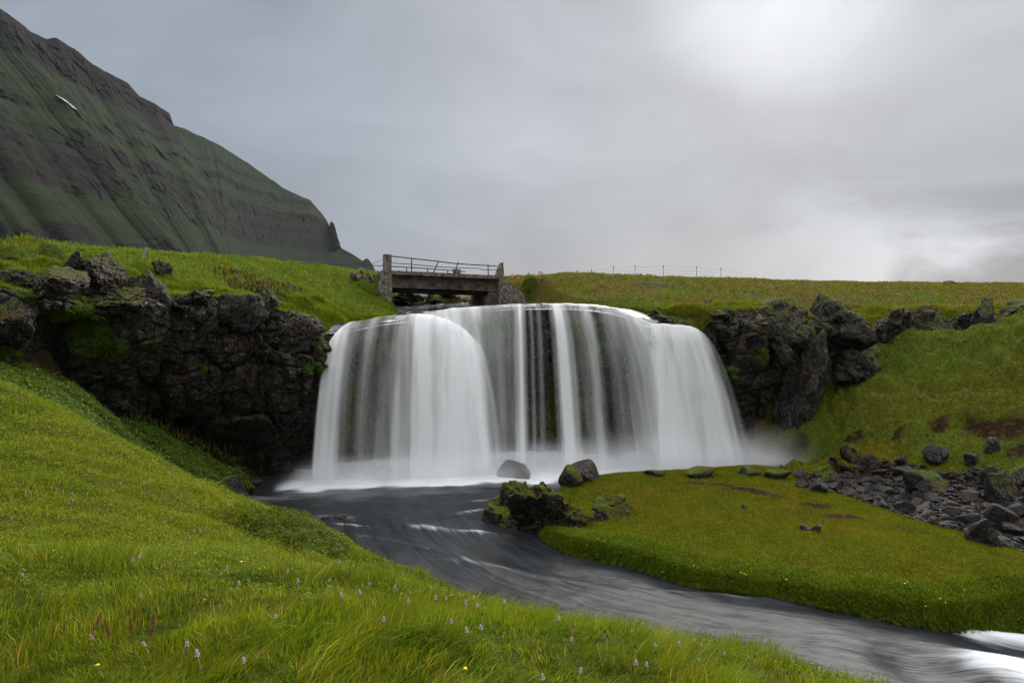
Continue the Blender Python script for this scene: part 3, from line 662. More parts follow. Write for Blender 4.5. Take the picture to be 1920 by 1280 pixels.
def make_river():
    Lb = [(-15, 31), (-13, 27.5), (-11, 24.0), (-9.6, 21.5), (-7.4, 18.6), (-5.2, 15.4), (-3, 12.8), (-.5, 10.8), (3, 9.4), (7, 8.3), (12, 6.8), (22, 4)]
    Rb = [(15, 31), (15, 28.0), (6, 25.8), (3.4, 23.0), (2.5, 20.4), (3.4, 18.2), (5.2, 17.4), (7.4, 16.6), (10.4, 15.8), (13.6, 15), (18, 14), (30, 12)]
    ns, nt_ = 900, 200
    L = catmull([(a, b) for a, b in Lb], ns)[:, :2]; Rr = catmull(Rb, ns)[:, :2]
    # match stations by index of the control points rather than by length
    def stn(pts):
        pts = np.array(pts, float); q = np.linspace(0, len(pts) - 1, ns); i = np.minimum(q.astype(int), len(pts) - 2); t_ = (q - i)[:, None]
        p0 = pts[np.maximum(i - 1, 0)]; p1 = pts[i]; p2 = pts[i + 1]; p3 = pts[np.minimum(i + 2, len(pts) - 1)]
        return .5 * (2 * p1 + (p2 - p0) * t_ + (2 * p0 - 5 * p1 + 4 * p2 - p3) * t_ ** 2 + (3 * p1 - p0 - 3 * p2 + p3) * t_ ** 3)
    L = stn(Lb); Rr = stn(Rb); w = np.linspace(0, 1, nt_)[None, :, None]
    G = L[:, None] * (1 - w) + Rr[:, None] * w
    x, y = G[..., 0], G[..., 1]
    mid = G[:, nt_ // 2]; s = np.concatenate([[0], np.cumsum(np.linalg.norm(np.diff(mid, axis=0), axis=1))])[:, None] + 0 * x
    wd = np.linalg.norm(Rr - L, axis=1)[:, None]; tt = (w[..., 0] - .5) * np.maximum(wd, 5)
    riv = sstep(s, 9, 13)
    z = wz(x, y)
    z = z + (.05 * fbm2(s, tt * 1.6, .8, 4, 61) * (.5 + riv * .8) + .016 * fbm2(s * .6, tt * 5, 1., 3, 63)) * sstep(s, 4, 7)
    foam = np.zeros(x.shape)
    def pxd(px, row, z0=0): return Pz(px, row, z0)[:2]
    # foot of the falls
    foot = [pxd(a, b) for a, b in [(470, 912), (560, 916), (640, 916), (720, 914), (800, 912), (880, 908), (940, 902), (1000, 900), (1060, 895), (1150, 895), (1300, 893), (1450, 885), (1540, 880)]]
    foot = catmull(foot, 60)
    fp = [tuple(q) for q in foot] + [(16, 30), (-14, 30)]
    fsd = poly_sd(x, y, fp)
    nn = fbm2(x, y, 1.1, 4, 64)
    foam = np.maximum(foam, sstep(fsd + nn * .7, -.8, .35) * 1.1); foam = np.maximum(foam, .42 * sstep(fsd + nn * 1.4, -3.2, -.2))
    dark = np.exp(-(((x - Pz(520, 905, 0)[0]) / 1.4) ** 2 + ((y - 25.4) / .7) ** 2)); foam = foam * (1 - .7 * dark)
    leftcut = 1 - sstep(-x, 7.6, 9.2); foam *= np.where(fsd > -1, np.maximum(leftcut, .25), 1)
    for (px, row, rx, ry, a, k) in [(630, 970, .8, .16, -.1, .55), (800, 990, .8, .30, -.4, .62), (880, 960, .7, .16, .5, .5), (890, 998, .8, .16, -.2, .5), (900, 940, .7, .16, .3, .42), (700, 1010, 1.0, .14, -.4, .3),
                                   (900, 1060, 1.6, .3, -.4, .35), (660, 985, .8, .1, -.3, .5), (790, 1030, 1.0, .12, -.5, .3), (1050, 1090, 1.6, .25, -.35, .22), (870, 915, 2., .2, 0, .35), (1380, 1120, 1.6, .12, -.2, .3)]:
        c = pxd(px, row); dx = x - c[0]; dy = y - c[1]; ca, sa = math.cos(a), math.sin(a)
        uu = (dx * ca + dy * sa) / rx; vv = (-dx * sa + dy * ca) / ry; g = np.exp(-(uu * uu + vv * vv))
        foam = np.maximum(foam, g * k * (1 + .5 * nn)); z = z + .07 * g
    # rapids, lower right
    c = Pz(1840, 1268, -.3); dx = x - c[0]; dy = y - c[1]
    g = sstep(dx + .25 * dy + .4 * nn, -.9, .7) * (1 - sstep(np.abs(dy + .12 * dx + .15), .35, 1.25)); foam = np.maximum(foam, g * (1.15 + .25 * nn))
    z = z + .32 * sstep(dx + .25 * dy, -.9, .3) * np.exp(-((dy + .15) / .9) ** 2) * (1 - sstep(dx, .8, 4)) - .18 * np.exp(-((dx + 1.3) / .7) ** 2 - ((dy - .1) / .8) ** 2)
    c = Pz(1880, 1181, -.3); dx = x - c[0]; dy = y - c[1]; k2 = np.exp(-((dy + .10 * dx) / .28) ** 2) * sstep(dx, -1.35, -.6); foam = np.maximum(foam, k2 * (1.1 + .3 * nn)); z = z + .12 * k2
    z = z - .16 * np.exp(-((dy + .55) / .4) ** 2) * sstep(dx, -2.2, -.5)
    V = np.stack([x, y, z], -1).reshape(-1, 3)
    rv = sstep(s, 7, 12.5); fl = np.stack([lerp(x, s, rv).ravel(), lerp(y * 1.3, tt, rv).ravel(), 0 * s.ravel()], 1)
    o = mk('river', V, grid_faces(ns, nt_), M_water, {'foam': foam.ravel(), 'flow': fl})
    tag(o, 'dark silky river flowing from the plunge pool', kind='structure')
make_river()
def make_stream():
    nu, nv = 220, 200
    u = np.linspace(0, 1, nu)[:, None]; v = np.linspace(0, 1, nv)[None]
    # across from left bank to right bank, v: from lip backwards
    li = np.where((Cc[:, 4] > 612) & (Cc[:, 4] < 1322))[0]; lip = catmull(Cc[li][::6, :2], nu)
    lip[:, 1] -= .12
    backp = np.stack([np.linspace(-9, -2, nu), np.full(nu, 60.)], 1); midp = np.stack([np.linspace(-7.6, 1.6, nu), np.linspace(36, 34.0, nu)], 1)
    t_ = v[..., None]
    a = lip[:, None] * (1 - t_ / .6) + midp[:, None] * (t_ / .6); b = midp[:, None] * (1 - (t_ - .6) / .4) + backp[:, None] * ((t_ - .6) / .4)
    G = np.where(t_ < .6, a, b); x, y = G[..., 0], G[..., 1]
    nn = fbm2(x, y, 1.4, 4, 71)
    z = WU(x, y) + .05 * fbm2(x, y, 2.2, 3, 73) * sstep(v, 0, .1)
    # curl over the lip
    z = z - .22 * (1 - sstep(v, 0, .10)) ** 1.5
    foam = .16 + .10 * (1 - sstep(v + nn * .05, .0, .12)) + .75 * nn
    foam = foam + .25 * (1 - sstep(x, -5.2, -2.5)) * (1 - sstep(y, 31, 33)); foam = np.where((x > .4) & (x < 1.5) & (v < .1), foam - .45, foam)
    V = np.stack([x, y, z], -1).reshape(-1, 3); fl = np.stack([(v * 14 + 0 * x).ravel(), x.ravel(), 0 * x.ravel()], 1)
    o = mk('stream', V, grid_faces(nu, nv)[:, ::-1], M_water, {'foam': foam.ravel(), 'flow': fl}); tag(o, 'white stream running under the bridge to the lip of the falls', kind='structure')
make_stream()
def mat_fall():
    m, t = new_mat('falling_water')
    a = t.attr('dens'); fl = t.attr('flow', 'Vector')
    s1 = t.noise(t.scale(fl, 1.7, .22, 1), 1., 3, .5, .15); s2 = t.noise(t.scale(fl, 8, .3, 1), 1., 2, .5, .05)
    k = t.add(t.mul(t.math('SUBTRACT', s1, .5), 1.35), t.mul(t.math('SUBTRACT', s2, .5), .28))
    edge = t.mul(a, t.math('SUBTRACT', 1.35, a))                     # strongest where half dense
    al = t.add(a, t.mul(k, t.mul(edge, 2.2))); al = t.math('MINIMUM', t.math('MAXIMUM', al, 0.), .985)
    df = t.node('ShaderNodeBsdfDiffuse'); t.inp(df.inputs[0], (.93, .94, .95))
    tr = t.node('ShaderNodeBsdfTranslucent'); t.inp(tr.inputs[0], (.94, .95, .96))
    m1 = t.node('ShaderNodeMixShader'); m1.inputs[0].default_value = .42
    t.l.new(df.outputs[0], m1.inputs[1]); t.l.new(tr.outputs[0], m1.inputs[2])
    tp = t.node('ShaderNodeBsdfTransparent'); m2 = t.node('ShaderNodeMixShader'); t.inp(m2.inputs[0], al)
    t.l.new(tp.outputs[0], m2.inputs[1]); t.l.new(m1.outputs[0], m2.inputs[2]); t.l.new(m2.outputs[0], t.out.inputs[0])
    return m
M_fall = mat_fall()
falls = thing('waterfall', 'broad white veil of water dropping over the dark mossy cliff', 'waterfall', (0, 26, 0)); falls['kind'] = 'structure'; del falls['category']
def veil(st, seed, dy=0., lowz=-.1, power=1.9, dk=1.):
    st = np.array([[*P(a[0], a[1], a[2] + dy), *Pz(a[3], a[4], lowz), a[5] * dk] for a in st])
    nu = 420; nv = 70
    L = np.concatenate([[0], np.cumsum(np.linalg.norm(np.diff(st[:, 3:5], axis=0), axis=1))])
    q = np.linspace(0, L[-1], nu); i = np.clip(np.searchsorted(L, q, 'right') - 1, 0, len(st) - 2); t_ = ((q - L[i]) / (L[i + 1] - L[i]))[:, None]
    ts = t_ * t_ * (3 - 2 * t_)
    lin = st[i] * (1 - t_) + st[i + 1] * t_; dn = (st[i, 6:7] * (1 - ts) + st[i + 1, 6:7] * ts)[:, 0]
    k = np.ones(15) / 15
    for c in range(6): lin[:, c] = np.convolve(np.pad(lin[:, c], 7, 'edge'), k, 'valid')
    v = np.linspace(-.30, 1, nv)[None]; vp = np.maximum(v, 0)
    wobb = fbm2(q, q * 0, 1.3, 3, seed)[:, None] * .10
    x = lin[:, 0:1] + (lin[:, 3:4] - lin[:, 0:1]) * v; y = lin[:, 1:2] + (lin[:, 4:5] - lin[:, 1:2]) * v + wobb * vp + (v < 0) * 0
    lipn = (.07 * fbm2(q, q * 0, 1.5, 3, seed + 9))[:, None]; z = lin[:, 2:3] - (lin[:, 2:3] - lin[:, 5:6]) * vp ** power + .03 + lipn * sstep(v, -.3, 0) + .06 * np.minimum(v, 0)
    st_ = fbm2(q, q * 0, 1.9, 3, seed + 31) * .5 + .5; dn = np.where(dn < .93, dn * (.16 + .84 * dn / .93) * (.4 + 1.25 * st_), dn); dn = np.clip(dn, 0, 1); dens = dn[:, None] * (1 + .10 * fbm2(np.repeat(q, nv), np.tile(v.ravel() * 3, nu), 2.2, 2, seed + 3).reshape(nu, nv))
    dens = dens * sstep(v, -.30, .04)
    dens = np.clip(dens + (dens > .3) * .10 * sstep(v, .7, 1), 0, 1)
    e = np.minimum(q - 0, L[-1] - q)[:, None]; dens = dens * sstep(e, 0, .15)
    V = np.stack([x, y, z], -1).reshape(-1, 3); qw = np.repeat(q, nv); vw = np.tile(v.ravel(), nu); fl = np.stack([qw + seed + .22 * fbm2(qw * .6, vw * 1.6, 1., 3, seed + 50), vw * 6, np.zeros(nu * nv)], 1)
    o = mk('veil', V - np.array([0, 26, 0]), grid_faces(nu, nv), M_fall, {'dens': dens.ravel(), 'flow': fl}, parent=falls)
    return o
veil([(622, 640, 26.4, 578, 905, .25), (632, 626, 26.5, 590, 905, .8), (642, 615, 26.7, 603, 905, .97), (655, 606, 26.9, 620, 905, .85), (672, 602, 27.2, 636, 905, .42), (690, 598, 27.4, 655, 905, .30), (705, 596, 27.5, 672, 904, .45), (722, 594, 27.6, 690, 904, .30),
      (745, 592, 27.8, 722, 904, .36), (765, 590, 27.9, 748, 903, .62), (785, 589, 28.0, 772, 902, .95), (805, 591, 28.0, 798, 902, .88), (825, 594, 28.0, 830, 901, .93), (845, 600, 28.0, 862, 899, .97),
      (862, 610, 28.0, 890, 897, .97), (876, 622, 28.0, 915, 895, .88), (888, 634, 28.0, 935, 893, .45), (896, 645, 28.0, 952, 891, .05)], 3, power=2.15)
veil([(790, 587, 28.1, 812, 890, .5), (840, 581, 28.3, 862, 889, .9), (868, 578, 28.5, 892, 888, .75), (890, 576, 28.6, 910, 887, .9), (908, 574, 28.7, 925, 886, .5), (928, 573, 28.75, 940, 886, .55), (945, 572, 28.8, 955, 885, .38), (957, 571, 28.85, 964, 885, .40),
      (966, 571, 28.9, 972, 884, .7), (973, 571, 28.9, 981, 884, .98), (980, 571, 28.9, 989, 884, .55), (986, 571, 28.9, 996, 884, .12), (993, 571, 28.9, 1003, 884, .42), (999, 571, 28.9, 1010, 884, .10), (1008, 571, 28.9, 1020, 884, .36), (1014, 571, 28.9, 1028, 884, .08), (1024, 572, 28.9, 1042, 884, .0)], 11)
veil([(1020, 572, 28.9, 1040, 884, .0), (1029, 572, 28.9, 1051, 884, .4), (1036, 572, 28.9, 1062, 884, .95), (1044, 572, 28.9, 1076, 884, 1.), (1053, 572, 28.9, 1089, 884, .6), (1062, 572, 28.9, 1099, 883, .25), (1074, 572, 28.9, 1112, 882, .30), (1094, 573, 28.9, 1134, 882, .55), (1108, 575, 28.9, 1152, 882, .15), (1130, 578, 28.8, 1182, 882, .38),
      (1150, 581, 28.7, 1210, 882, .62), (1168, 586, 28.6, 1236, 882, .72), (1186, 592, 28.5, 1262, 882, .85), (1203, 600, 28.4, 1285, 882, .88), (1220, 607, 28.2, 1305, 882, .5)], 19)
veil([(1196, 604, 28.2, 1195, 884, .0), (1210, 607, 28.1, 1222, 884, .35), (1226, 608, 28.0, 1250, 884, .8), (1243, 608, 28.0, 1278, 884, .97), (1262, 609, 28.0, 1310, 884, 1.), (1280, 610, 28.0, 1345, 884, 1.), (1295, 613, 28.0, 1368, 884, .97), (1306, 618, 28.0, 1388, 884, .75), (1316, 624, 28.1, 1405, 883, .3), (1324, 634, 28.2, 1422, 883, .0)], 27, power=1.6)

# ------------------------------------------------------------------ vegetation helpers
def cells(mask, n, dens):
    """sample points of the ground grid: probability = cell area x density"""
    i0 = np.where(np.abs(th) < 46)[0]; iu = i0[:-1]
    Gx = GX[iu][:, :-1]; Gy = GY[iu][:, :-1]; r_ = np.hypot(Gx, Gy)
    dth = np.radians(th[iu + 1] - th[iu])[:, None]; dr = (rr_[1:] - rr_[:-1])[None]
    w = r_ * dth * dr * dens(r_) * mask.reshape(nU, nV)[iu][:, :-1]
    w = w.ravel(); c = np.cumsum(w); k = np.searchsorted(c, rng.random(n) * c[-1]); k = np.minimum(k, len(w) - 1)
    a = iu[k // (nV - 1)]; b = k % (nV - 1); fa = rng.random(n); fb = rng.random(n)
    def il(G): return G[a, b] * (1 - fa) * (1 - fb) + G[a + 1, b] * fa * (1 - fb) + G[a, b + 1] * (1 - fa) * fb + G[a + 1, b + 1] * fa * fb
    Zg = GV[:, 2].reshape(nU, nV)
    return np.stack([il(GX), il(GY), il(Zg)], 1), a * nV + b
def blades(name, pos, h, w, lean, col, label, segs=3, droop=.5, colt=None, add=None):
    n = len(pos); az = rng.random(n) * 2 * PI
    side = np.stack([np.cos(az), np.sin(az), np.zeros(n)], 1) * (w / 2)[:, None]
    la = az + PI / 2 + rng.normal(0, .5, n); ldir = np.stack([np.cos(la), np.sin(la), np.zeros(n)], 1) * (rng.random(n) * .75 + .1)[:, None] + lean
    V = []; 
    for k in range(segs + 1):
        u = k / segs; c = pos + ldir * (h * (u ** 1.7) * droop * 1.3)[:, None] + np.array([0, 0, 1.]) * (h * (u - .28 * u * u * np.minimum(1.2, np.linalg.norm(ldir, axis=1))))[:, None]
        if k < segs:
            wk = (1 - u * .75); V += [c - side * wk, c + side * wk]
        else: V.append(c)
    V = np.stack(V, 1); m = 2 * segs + 1; base = np.arange(n)[:, None] * m
    Q = [base + np.array([2 * k, 2 * k + 1, 2 * k + 3, 2 * k + 2])[None] for k in range(segs - 1)]
    T = base + np.array([2 * segs - 2, 2 * segs - 1, 2 * segs])[None]
    cm = fbm(pos, 2.3, 3, 401) * .5 + .5; c5 = fbm(pos, .8, 2, 402)[:, None]; col = col * (.55 + .9 * cm)[:, None] * (1 + c5 * [.25, .05, .0]) * [1.10, 1.0, .60]
    cc = np.repeat(col[:, None], m, 1)
    g = np.array([0.38] * 2 + [1.] * (m - 2))[None, :, None]  # blade bases darkened: shade between the blades put into their colour
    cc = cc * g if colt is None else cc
    if colt is not None: cc = cc * (1 - (np.arange(m) / m)[None, :, None]) + colt[:, None] * (np.arange(m) / m)[None, :, None]
    F_ = ([np.concatenate(Q)] if Q else []) + [T]
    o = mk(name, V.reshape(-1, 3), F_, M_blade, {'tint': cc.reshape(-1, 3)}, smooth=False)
    return tag(o, label, kind='stuff')
def leaves(name, pos, nrm, size, col, label, spread=.8, kind='stuff', parent=None, lift=.5):
    n = len(pos)
    nn = nrm + rng.normal(0, spread, (n, 3)); nn /= np.linalg.norm(nn, axis=1, keepdims=True) + 1e-9
    a = np.cross(nn, rng.normal(0, 1, (n, 3))); a /= np.linalg.norm(a, axis=1, keepdims=True) + 1e-9; b = np.cross(nn, a)
    s = size[:, None]; c = pos + nrm * (rng.random(n)[:, None] * s * 2 * lift)
    col = col * [1.05, .93, .6]
    V = np.stack([c - a * s, c - a * s * .15 + b * s * .55 + nn * s * .12, c + a * s, c - a * s * .15 - b * s * .55 + nn * s * .12], 1)
    Q = np.arange(n)[:, None] * 4 + np.arange(4)[None]
    o = mk(name, V.reshape(-1, 3), Q, M_leaf, {'tint': np.repeat(col, 4, 0)}, smooth=False, parent=parent)
    return tag(o, label, kind=kind) if kind else o
def mixrand(n, cols, probs):
    k = rng.choice(len(cols), n, p=np.array(probs) / sum(probs)); c = np.array(cols)[k] * (rng.random((n, 1)) * .5 + .75); return c
nearf = near.astype(float) * (1 - bare)
GXf = GV[:, 0]; GYf = GV[:, 1]
notwater = (PS < .02)
# foreground meadow
def meadow():
    m = nearf * notwater * (1 - .85 * hollow) * (np.hypot(gx, gy) > 1.6) * (np.hypot(gx, gy) < 27)
    pos, k = cells(m, 250000, lambda r: np.where(r < .1, 0, np.maximum(r, 2.2) ** -1.5))
    r = np.hypot(pos[:, 0], pos[:, 1]); na = n_a[k]; nc = n_c[k]
    ys = sstep(na * .6 + nc * .4 + sstep(-pos[:, 0], 2, 6) * .10, .47, .62)
    q = np.stack([pos[:, 0], pos[:, 1], 0 * r], 1); sc_ = 2.6
    cell = np.floor((q[:, :2] + .12 * np.stack([fbm(q, 5, 2, 5), fbm(q, 5, 2, 6)], 1)) * sc_ * 1.7).astype(np.int64)   # tussocks
    c1, c2, c3 = (_h(cell[:, 0], cell[:, 1], cell[:, 0] * 0, 40 + j) for j in range(3))
    tus = fbm(q, 2.1, 3, 211) * .5 + .5; tu2 = fbm(q, 6.5, 2, 213) * .5 + .5
    keep = rng.random(len(r)) < .30 + .95 * sstep(tu2 * .6 + tus * .4, .36, .60)
    h = (.04 + .10 * rng.random(len(pos)) ** 1.3) * (.55 + .9 * sstep(tus, .3, .7)) * (.8 + .5 * c1) * (1 - .35 * ys)
    w = np.maximum(.0042, .00095 * r) * (.6 + .8 * rng.random(len(pos)))
    g = mixrand(len(pos), [(.125, .215, .006), (.075, .15, .008), (.19, .26, .010), (.42, .38, .13), (.24, .13, .03)], [46, 26, 20, 4.5, 3])
    g = g * (.65 + .6 * c2)[:, None] * np.stack([.8 + .5 * c3, 1 + 0 * c3, 1 + 0 * c3], 1)
    yv = mixrand(len(pos), [(.215, .25, .008), (.14, .205, .010), (.28, .30, .02), (.24, .14, .02)], [45, 35, 14, 6])
    col = g * (1 - ys[:, None]) + yv * ys[:, None]
    wind = np.array([.15, -.05, 0]) + np.stack([fbm(q, .9, 2, 201), fbm(q, .9, 2, 202), 0 * r], 1) * .45 + np.stack([c1 - .5, c3 - .5, 0 * r], 1) * 1.3
    kk = keep
    blades('meadow_grass', pos[kk], h[kk], w[kk], wind[kk], col[kk], 'tall green meadow grass on the near bank', 3)
    # low broad-leaved cover between the grass, mostly up the slope
    m2 = m * (.25 + 1.2 * sstep(n_a * .6 + n_c * .4 + sstep(-gx, 2, 6) * .12, .44, .58)) * (np.hypot(gx, gy) > 4.5)
    pos, k = cells(m2, 120000, lambda r: np.maximum(r, 5) ** -1.5); r = np.hypot(pos[:, 0], pos[:, 1])
    pos[:, 2] += rng.random(len(pos)) * .07 + .05 * sstep(n_b[k], .45, .7)
    col = mixrand(len(pos), [(.13, .21, .010), (.20, .25, .012), (.08, .16, .012), (.25, .14, .02)], [40, 30, 27, 3])
    leaves('low_herbs', pos, np.tile([.0, -.25, 1.], (len(pos), 1)), np.maximum(.010, .0013 * r) * (.6 + .8 * rng.random(len(pos))), col, 'yellow green low herbs between the grass of the near slope', 1.0)
meadow()
def hollow_herbs():
    m = (near | ((SD > -3) & (SD < .2) & (gx < -7))) * notwater * (1 - .7 * nearsoil) * np.maximum(hollow, .0) * (GV[:, 2] > .15) * (gy > 11) * (SD < .3)
    m = m * sstep(n_c, .30, .55)
    pos, k = cells(m, 70000, lambda r: r ** -.6)
    nz = GN[k]; pos += nz * (rng.random(len(pos)) * .16 * sstep(n_b[k], .3, .7))[:, None]
    col = mixrand(len(pos), [(.045, .12, .018), (.08, .16, .02), (.13, .20, .03), (.09, .07, .015)], [45, 32, 15, 8])
    leaves('cliff_foot_herbs', pos, nz, .035 * (.6 + .9 * rng.random(len(pos))), col, 'lush dark green herbs in the hollow under the left cliff', .7)
hollow_herbs()
def turf():
    # cropped turf of the grassy tongue
    penm = pen * notwater * (1 - bare)
    pos, k = cells(penm.astype(float), 130000, lambda r: r ** -1.); r = np.hypot(pos[:, 0], pos[:, 1])
    dry = sstep(n_a[k] * .5 + n_c[k] * .5, .44, .56) * sstep(-PS[k], .8, 2.2)
    g = mixrand(len(pos), [(.19, .245, .012), (.13, .20, .012), (.25, .27, .018)], [45, 35, 20]); b = mixrand(len(pos), [(.25, .24, .025), (.26, .16, .025), (.21, .24, .018)], [35, 25, 40])
    dry = dry * .7; col = g * (1 - dry[:, None]) + b * dry[:, None]
    blades('cropped_turf', pos, .03 + .05 * rng.random(len(pos)) * (.4 + 1.2 * n_b[k]), .0011 * r, np.zeros(3), col, 'short olive turf on the flat grassy tongue', 1)
    # long grass hanging over its bank
    e = (pen | ((~near) & (~upper))) * (PS < .30) * (1 - sstep(-PS, .35, .9)) * (GV[:, 2] > wz(gx, gy) - .08) * (gy < 23) * (1 - sstep(scree_sd, -.3, 0))
    pos, k = cells(e, 80000, lambda r: r ** -.5); r = np.hypot(pos[:, 0], pos[:, 1])
    pos[:, 2] = np.maximum(pos[:, 2], wz(pos[:, 0], pos[:, 1]) + .02)
    col = mixrand(len(pos), [(.12, .20, .010), (.08, .15, .010), (.19, .24, .015), (.26, .24, .08)], [42, 28, 24, 6])
    out = np.array([-.3, -.45, 0.])
    blades('bank_grass', pos, (.05 + .11 * rng.random(len(pos))) * (.5 + 1. * n_b[k]), .0013 * r, out, col, 'long dark green grass hanging over the far river bank', 2)
    pos, k = cells(e, 20000, lambda r: r ** -.5); pos[:, 2] = np.maximum(pos[:, 2], wz(pos[:, 0], pos[:, 1]) + .03)
    pos[:, 2] += rng.random(len(pos)) * .14
    leaves('bank_herbs', pos, np.tile([0, -.7, .6], (len(pos), 1)), .016 * (.6 + .8 * rng.random(len(pos))), mixrand(len(pos), [(.09, .17, .015), (.13, .22, .02), (.2, .22, .03)], [50, 35, 15]), 'small bright leaves along the far river bank', .8)
    # slope right of the falls
    sm = (slope & (gx > 8) & (SD < 1.4)) * (1 - soilm) * notwater * (1 - sstep(scree_sd, -.3, .1))
    pos, k = cells(sm.astype(float), 210000, lambda r: r ** -.4); r = np.hypot(pos[:, 0], pos[:, 1])
    d_ = sstep(n_a[k], .45, .62)[:, None]
    col = mixrand(len(pos), [(.125, .165, .010), (.085, .125, .010), (.17, .20, .014)], [45, 35, 20]) * (1 - d_) + mixrand(len(pos), [(.17, .20, .02), (.19, .17, .03)], [75, 25]) * d_
    blades('slope_grass', pos, (.05 + .14 * rng.random(len(pos))) * (.4 + 1.3 * n_b[k]), .0015 * r, np.array([0, -.3, 0]), col, 'green grass on the slope right of the waterfall', 1)
    nz = GN[k][:50000]
    leaves('slope_herbs', pos[:50000] + nz * .04, nz, .030 * (.6 + .9 * rng.random(50000)), col[:50000] * .8, 'leafy herbs on the slope right of the waterfall', .7)
    # plateau
    ub = (upper & (np.hypot(gx, gy) < 62) & (poly_sd(gx, gy, STREAM) < 0.05)).astype(float)
    pos, k = cells(ub, 150000, lambda r: r ** -.3); r = np.hypot(pos[:, 0], pos[:, 1]); left = (pos[:, 0] < -3)[:, None]
    fz = (sstep(n_a[k] * .55 + n_b[k] * .45, .42, .58) * .9)[:, None]
    gl = mixrand(len(pos), [(.11, .20, .010), (.16, .25, .014), (.07, .14, .012), (.20, .15, .02)], [45, 25, 22, 8])
    gr = mixrand(len(pos), [(.115, .15, .016), (.15, .165, .018)], [50, 50]) * (1 - fz) + mixrand(len(pos), [(.15, .125, .03), (.19, .155, .04), (.09, .065, .022)], [45, 30, 25]) * fz
    col = np.where(left, gl, gr)
    bare_u = np.maximum(sstep(n_c[k], .53, .62) * sstep(n_b[k], .4, .55) * (pos[:, 0] > -1), sstep(n_b[k], .62, .72) * .8); gvl = np.clip(gravel[k] * 1.6, 0, 1)
    keep = rng.random(len(pos)) > np.maximum(bare_u * .8, gvl); pos, col, r, left = pos[keep], col[keep], r[keep], left[keep]
    blades('plateau_grass', pos, (.10 + .12 * rng.random(len(pos))) * np.where(left[:, 0], 1.15, .75), .00125 * r, np.array([.1, -.2, 0]), col, 'grass and heath on the plateau above the falls', 2)
turf()
def cliff_plants():
    tri = gf; fx = np.arange(len(tri)); c = tri[:, 0]
    A = np.linalg.norm(np.cross(CV[tri[:, 2]] - CV[tri[:, 0]], CV[tri[:, 3]] - CV[tri[:, 1]]), axis=1) * .5
    up_ = np.clip(CN[:, 2], 0, 1)[c]
    face = (Cvv[c] < 1.02)
    green = sstep(Cmoss[c] + .3 * fbm(CV[c], 2.0, 3, 301), .62, .85) * face * (1 - CinF[c] * .9)
    ledge = sstep(np.abs(CN[c, 2]), .7, .9) * face * .05 * (CinF[c] < .1) * sstep(fbm(CV[c], .9, 3, 309), .0, .3)
    w = A * (green + ledge) * (A < .02); k = rng.choice(len(tri), 70000, p=w / w.sum()); q = c[k]
    f1_ = rng.random((len(k), 2)); pos = CV[tri[k, 0]] + (CV[tri[k, 1]] - CV[tri[k, 0]]) * f1_[:, :1] + (CV[tri[k, 3]] - CV[tri[k, 0]]) * f1_[:, 1:]
    nrm = CN[q].copy(); nrm[:, 1] -= .5; nrm[:, 2] += .4; nrm /= np.linalg.norm(nrm, axis=1, keepdims=True)
    clump = fbm(pos, 2.4, 3, 305) * .5 + .5
    pos = pos + nrm * (rng.random(len(pos)) * .20 * sstep(clump, .35, .75))[:, None]
    blue = (clump > .55)[:, None]
    col = np.where(blue, mixrand(len(pos), [(.075, .16, .04), (.10, .20, .06), (.06, .13, .02)], [40, 30, 30]), mixrand(len(pos), [(.05, .12, .012), (.08, .15, .012), (.11, .10, .015)], [45, 35, 20]))
    leaves('cliff_herbs', pos, nrm, .032 * (.6 + .9 * rng.random(len(pos))), col, 'clumps of green herbs and moss clinging to the cliff faces', .6)
    # turf over the rim and roof
    roofm = (Cvv[c] > .97) * (Cmoss[c] > .45) * (poly_sd(CV[c, 0], CV[c, 1], STREAM) < -.1)
    w = A * roofm * (A < .05); k = rng.choice(len(tri), 150000, p=w / w.sum()); q = c[k]
    f1_ = rng.random((len(k), 2)); pos = CV[tri[k, 0]] + (CV[tri[k, 1]] - CV[tri[k, 0]]) * f1_[:, :1] + (CV[tri[k, 3]] - CV[tri[k, 0]]) * f1_[:, 1:]
    r = np.hypot(pos[:, 0], pos[:, 1]); right = (pos[:, 0] > 0)[:, None]
    col = np.where(right, mixrand(len(pos), [(.15, .18, .018), (.20, .20, .03), (.11, .15, .015)], [40, 30, 30]), mixrand(len(pos), [(.12, .21, .010), (.08, .15, .010), (.18, .26, .014), (.20, .14, .02)], [45, 25, 22, 8]))
    edge = 1 - sstep(Cvv[q], 1.0, 1.12)
    lean = np.stack([0 * r, -.3 - .9 * edge, -.2 * edge], 1)
    blades('rim_turf', pos, .10 + .14 * rng.random(len(pos)), .0012 * r, lean, col, 'shaggy turf spilling over the rims of the cliffs', 2)
cliff_plants()

